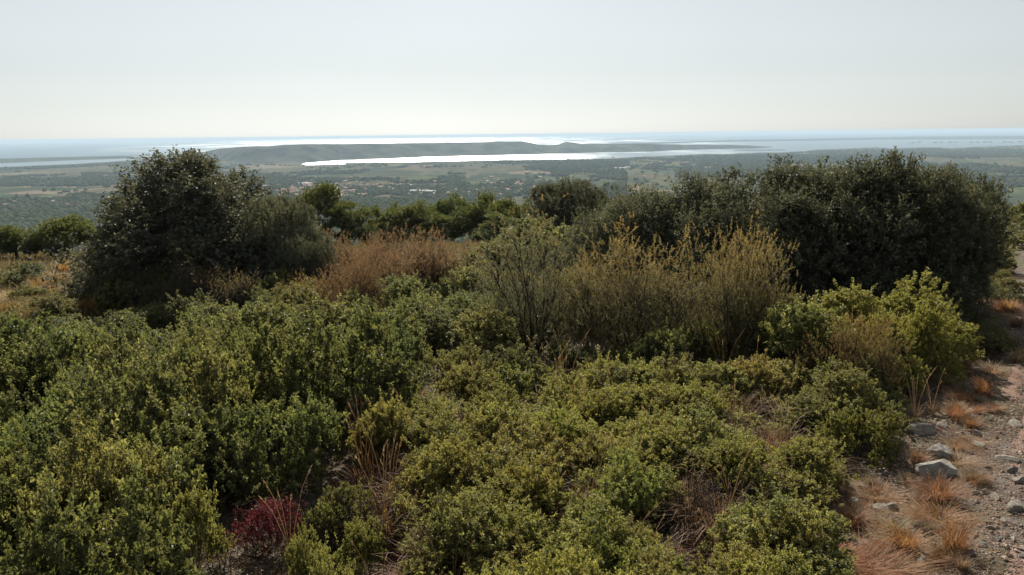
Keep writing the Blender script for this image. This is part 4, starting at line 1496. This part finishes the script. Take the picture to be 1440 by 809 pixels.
F = (oct_f[None] + np.arange(n)[:, None, None] * 6).reshape(-1, 3)
tag(link('gravel', new_mesh('gravel', W.reshape(-1, 3), F, pebble_mat())), kind='stuff')
x, y, rg = scatter_area(9000, 32)
keep = (x < TE(y) + 0.2) & (rg.random(len(x)) < fbm(x / 0.6, y / 0.6, 15, 3) * 1.5 - 0.2)
x, y = x[keep], y[keep]
n = len(x)
d = unit(np.stack([rg.normal(size=n), rg.normal(size=n), rg.uniform(-0.1, 0.35, n)], -1))
g = Geo()
add_needles(g, np.stack([x, y, ground(x, y) + 0.012], -1), d, rg.uniform(0.05, 0.2, n), 0.006, rg, rg.random(n))
lt = link('plant_litter', g.mesh('plant_litter', M['dry']), color=(0.22, 0.14, 0.08))
tag(lt, kind='stuff')

# dry tufts along the verge
ORA = (0.27, 0.135, 0.065)
tufts = [(1318, 705, 1, 1.0, 'orange dry tuft directly below the large boulder'), (1342, 776, 2, 1.0, 'thick orange tuft at the track edge near the bottom right'), (1272, 772, 0, 0.95, 'orange tuft left of the thick one near the bottom'), (1290, 655, 2, 0.8, 'tan tuft touching the left side of the large boulder'),
         (1368, 682, 0, 0.45, 'small orange tuft at the right foot of the large boulder'), (1345, 588, 1, 0.9, 'orange tuft behind the boulders, left one of the upper tufts'), (1366, 600, 0, 0.7, 'orange tuft behind the boulders at the track edge'), (1381, 556, 2, 1.05, 'tall orange-brown tuft, furthest up the verge of the orange ones'),
         (1352, 566, 1, 0.8, 'dull orange tuft left of the tall orange-brown tuft'), (1362, 626, 3, 0.6, 'flat grey-brown tuft between the bluish stone and the rocks'), (1430, 512, 2, 1.1, 'tan tuft at the right edge across the track'), (1232, 702, 3, 0.7, 'flat orange mat on the verge above the pale slab'),
         (1205, 806, 3, 1.0, 'wide orange grass mat at the bottom edge left of the tufts'), (1165, 795, 1, 0.9, 'orange-brown tuft at the bottom edge beside the thicket'), (1250, 806, 3, 0.9, 'low orange mat at the bottom edge in the middle of the verge'), (1320, 735, 3, 0.8, 'greyish dry mat above the thick orange tuft'),
         (1345, 652, 3, 0.7, 'grey-brown dry mat right of the flat-topped rock'), (1062, 752, 1, 1.0, 'reddish dry tuft in front of the grey twig tangle'), (1075, 655, 2, 0.9, 'reddish brown tuft below the lilac-grey flowers'), (1195, 740, 0, 0.8, 'small orange tuft at the thicket edge above the wide mat'),
         (1400, 580, 0, 0.6, 'small orange tuft on the near edge of the track'), (1325, 540, 3, 0.8, 'pale brown mat at the right foot of the bright bushes'), (1395, 525, 3, 0.9, 'brown dry mat in the shade by the track'), (1360, 520, 2, 0.7, 'grey-brown tuft in the shade of the dark clump')]
for i, (px, py, k, sc, lab) in enumerate(tufts):
    x, y = on_hill(px, py)
    c = ORA if 'orange' in lab or 'reddish' in lab else (0.26, 0.18, 0.11)
    plant('dry_grass_tuft', lab, 'grass tuft', col(TUFT[k], jit(rng, c, 0.1)), (x, y, gz(x, y)), i * 1.3, (sc, sc, sc))
for i in range(110):
    px, py = rng.uniform(1140, 1400), rng.uniform(500, 809)
    if px < np.interp(py, [500, 560, 600, 650, 700, 809], [1310, 1260, 1225, 1180, 1150, 1130]) or px > np.interp(py, [500, 560, 620, 700, 809], [1425, 1402, 1390, 1377, 1360]):
        continue
    x, y = on_hill(px, py)
    sc = rng.uniform(0.3, 0.6)
    plant('dry_grass_tuft', 'small withered brown grass tuft among the verge stones', 'grass tuft', col(TUFT[rng.integers(4)], jit(rng, [(0.24, 0.125, 0.065), (0.22, 0.17, 0.115), (0.17, 0.14, 0.115)][rng.integers(3)], 0.2)), (x, y, gz(x, y)), rng.uniform(0, 6), (sc, sc, sc), 'small withered tufts on the verge')
# tawny grass on the left slope and beyond the track
for i in range(60):
    px, py = rng.uniform(-20, 150), rng.uniform(384, 446)
    x, y = on_hill(px, py)
    sc = rng.uniform(1.6, 2.6)
    plant('tawny_grass_tuft', 'tawny grass tuft on the open slope at the left edge', 'grass tuft', col(TUFT[rng.integers(4)], jit(rng, (0.24, 0.16, 0.05), 0.2)), (x, y, gz(x, y)), rng.uniform(0, 6), (sc, sc, sc * 0.8), 'tawny grass on the left slope')
for i in range(26):
    px, py = rng.uniform(1405, 1470), rng.uniform(296, 480)
    x, y = on_hill(px, py)
    if TE(y) - 0.2 < x < TE(y) + 2.8:
        continue
    sc = rng.uniform(1.0, 1.9)
    plant('tawny_grass_tuft', 'orange-brown grass tuft along the far part of the track', 'grass tuft', col(TUFT[rng.integers(4)], jit(rng, (0.27, 0.15, 0.06), 0.2)), (x, y, gz(x, y)), rng.uniform(0, 6), (sc, sc, sc * 0.8), 'grass along the far track')
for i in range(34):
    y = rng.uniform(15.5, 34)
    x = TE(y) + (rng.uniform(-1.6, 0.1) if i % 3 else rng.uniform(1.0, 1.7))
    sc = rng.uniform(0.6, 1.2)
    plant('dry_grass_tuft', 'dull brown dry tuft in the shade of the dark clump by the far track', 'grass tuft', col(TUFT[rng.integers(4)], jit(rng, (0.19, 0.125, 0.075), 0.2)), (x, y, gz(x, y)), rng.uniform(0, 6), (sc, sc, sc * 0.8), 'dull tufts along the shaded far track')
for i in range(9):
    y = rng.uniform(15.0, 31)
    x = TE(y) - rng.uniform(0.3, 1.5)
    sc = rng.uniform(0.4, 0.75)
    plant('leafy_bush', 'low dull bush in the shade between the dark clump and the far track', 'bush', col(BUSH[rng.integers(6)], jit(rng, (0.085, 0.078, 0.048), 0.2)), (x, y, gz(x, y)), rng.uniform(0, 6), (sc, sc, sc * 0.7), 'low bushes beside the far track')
# low scrub that fills the slope between the trees and the pines
n = 0
while n < 110:
    px, dist = rng.uniform(-60, 1500), rng.uniform(31, 62) if n < 60 else rng.uniform(45, 110)
    x, y = at_dist(px, dist)
    if any((x - a) ** 2 + (y - b) ** 2 < (r_ + 0.8) ** 2 for a, b, r_ in AV) or (px < 140 and dist < 40) or TE(y) - 1 < x < TE(y) + 3:
        continue
    if 420 < px < 790 and dist < 66 or 85 > dist and px < 175:
        continue
    sc = rng.uniform(0.9, 1.5)
    where = 'on the slope left of the domed tree' if px < 180 else 'behind the domed tree' if px < 440 else 'in front of the pine row' if px < 760 else 'behind the right-hand clump' if px < 1400 else 'beyond the far track'
    plant('scrub_bush', f'low green scrub bush {where}', 'bush', col(BUSH[rng.integers(6)], jit(rng, (0.075, 0.082, 0.045), 0.2)), (x, y, gz(x, y)), rng.uniform(0, 6), (sc, sc, sc * 0.75), f'scrub bushes {where}')
    n += 1

n_ = 130000
rg = np.random.default_rng(56)
yy = np.exp(rg.uniform(math.log(24), math.log(130), n_))
xx = yy * rg.uniform(-0.75, 0.75, n_)
ok = ((xx < TE(yy) - 0.5) | (xx > TE(yy) + 3.0)) & (fbm(xx / 5, yy / 5, 66, 3) > 0.22)
xx, yy = xx[ok], yy[ok]
n_ = len(xx)
g = Geo()
add_needles(g, np.stack([xx, yy, ground(xx, yy) - 0.03], -1), unit(np.stack([rg.normal(size=n_), rg.normal(size=n_), rg.uniform(0.3, 2.2, n_)], -1)), rg.uniform(0.15, 0.55, n_) * (0.6 + 0.8 * vnoise(xx / 3, yy / 3, 8)), 0.07, rg, rg.random(n_) * 0.3)
tag(link('ground_cover', g.mesh('ground_cover', M['dry']), color=(0.085, 0.078, 0.035)), kind='stuff')

# ------------------------------------------------------------------ the air: a thin even haze round everything
t = NT('haze_air')
pv = t.n('VolumePrincipled')
pv.inputs['Color'].default_value = (0.64, 0.83, 1.0, 1)
pv.inputs['Density'].default_value = 5.4e-5
pv.inputs['Anisotropy'].default_value = 0.08
t.l(pv.outputs['Volume'], t.out.inputs['Volume'])
g = Geo()
zb, zt = PLAIN - 8.5, 8.5
box(g, (0, 28000, (zb + zt) / 2), (130000, 66000, zt - zb))
hz = link('haze', g.mesh('haze', t.m))
tag(hz, kind='stuff')
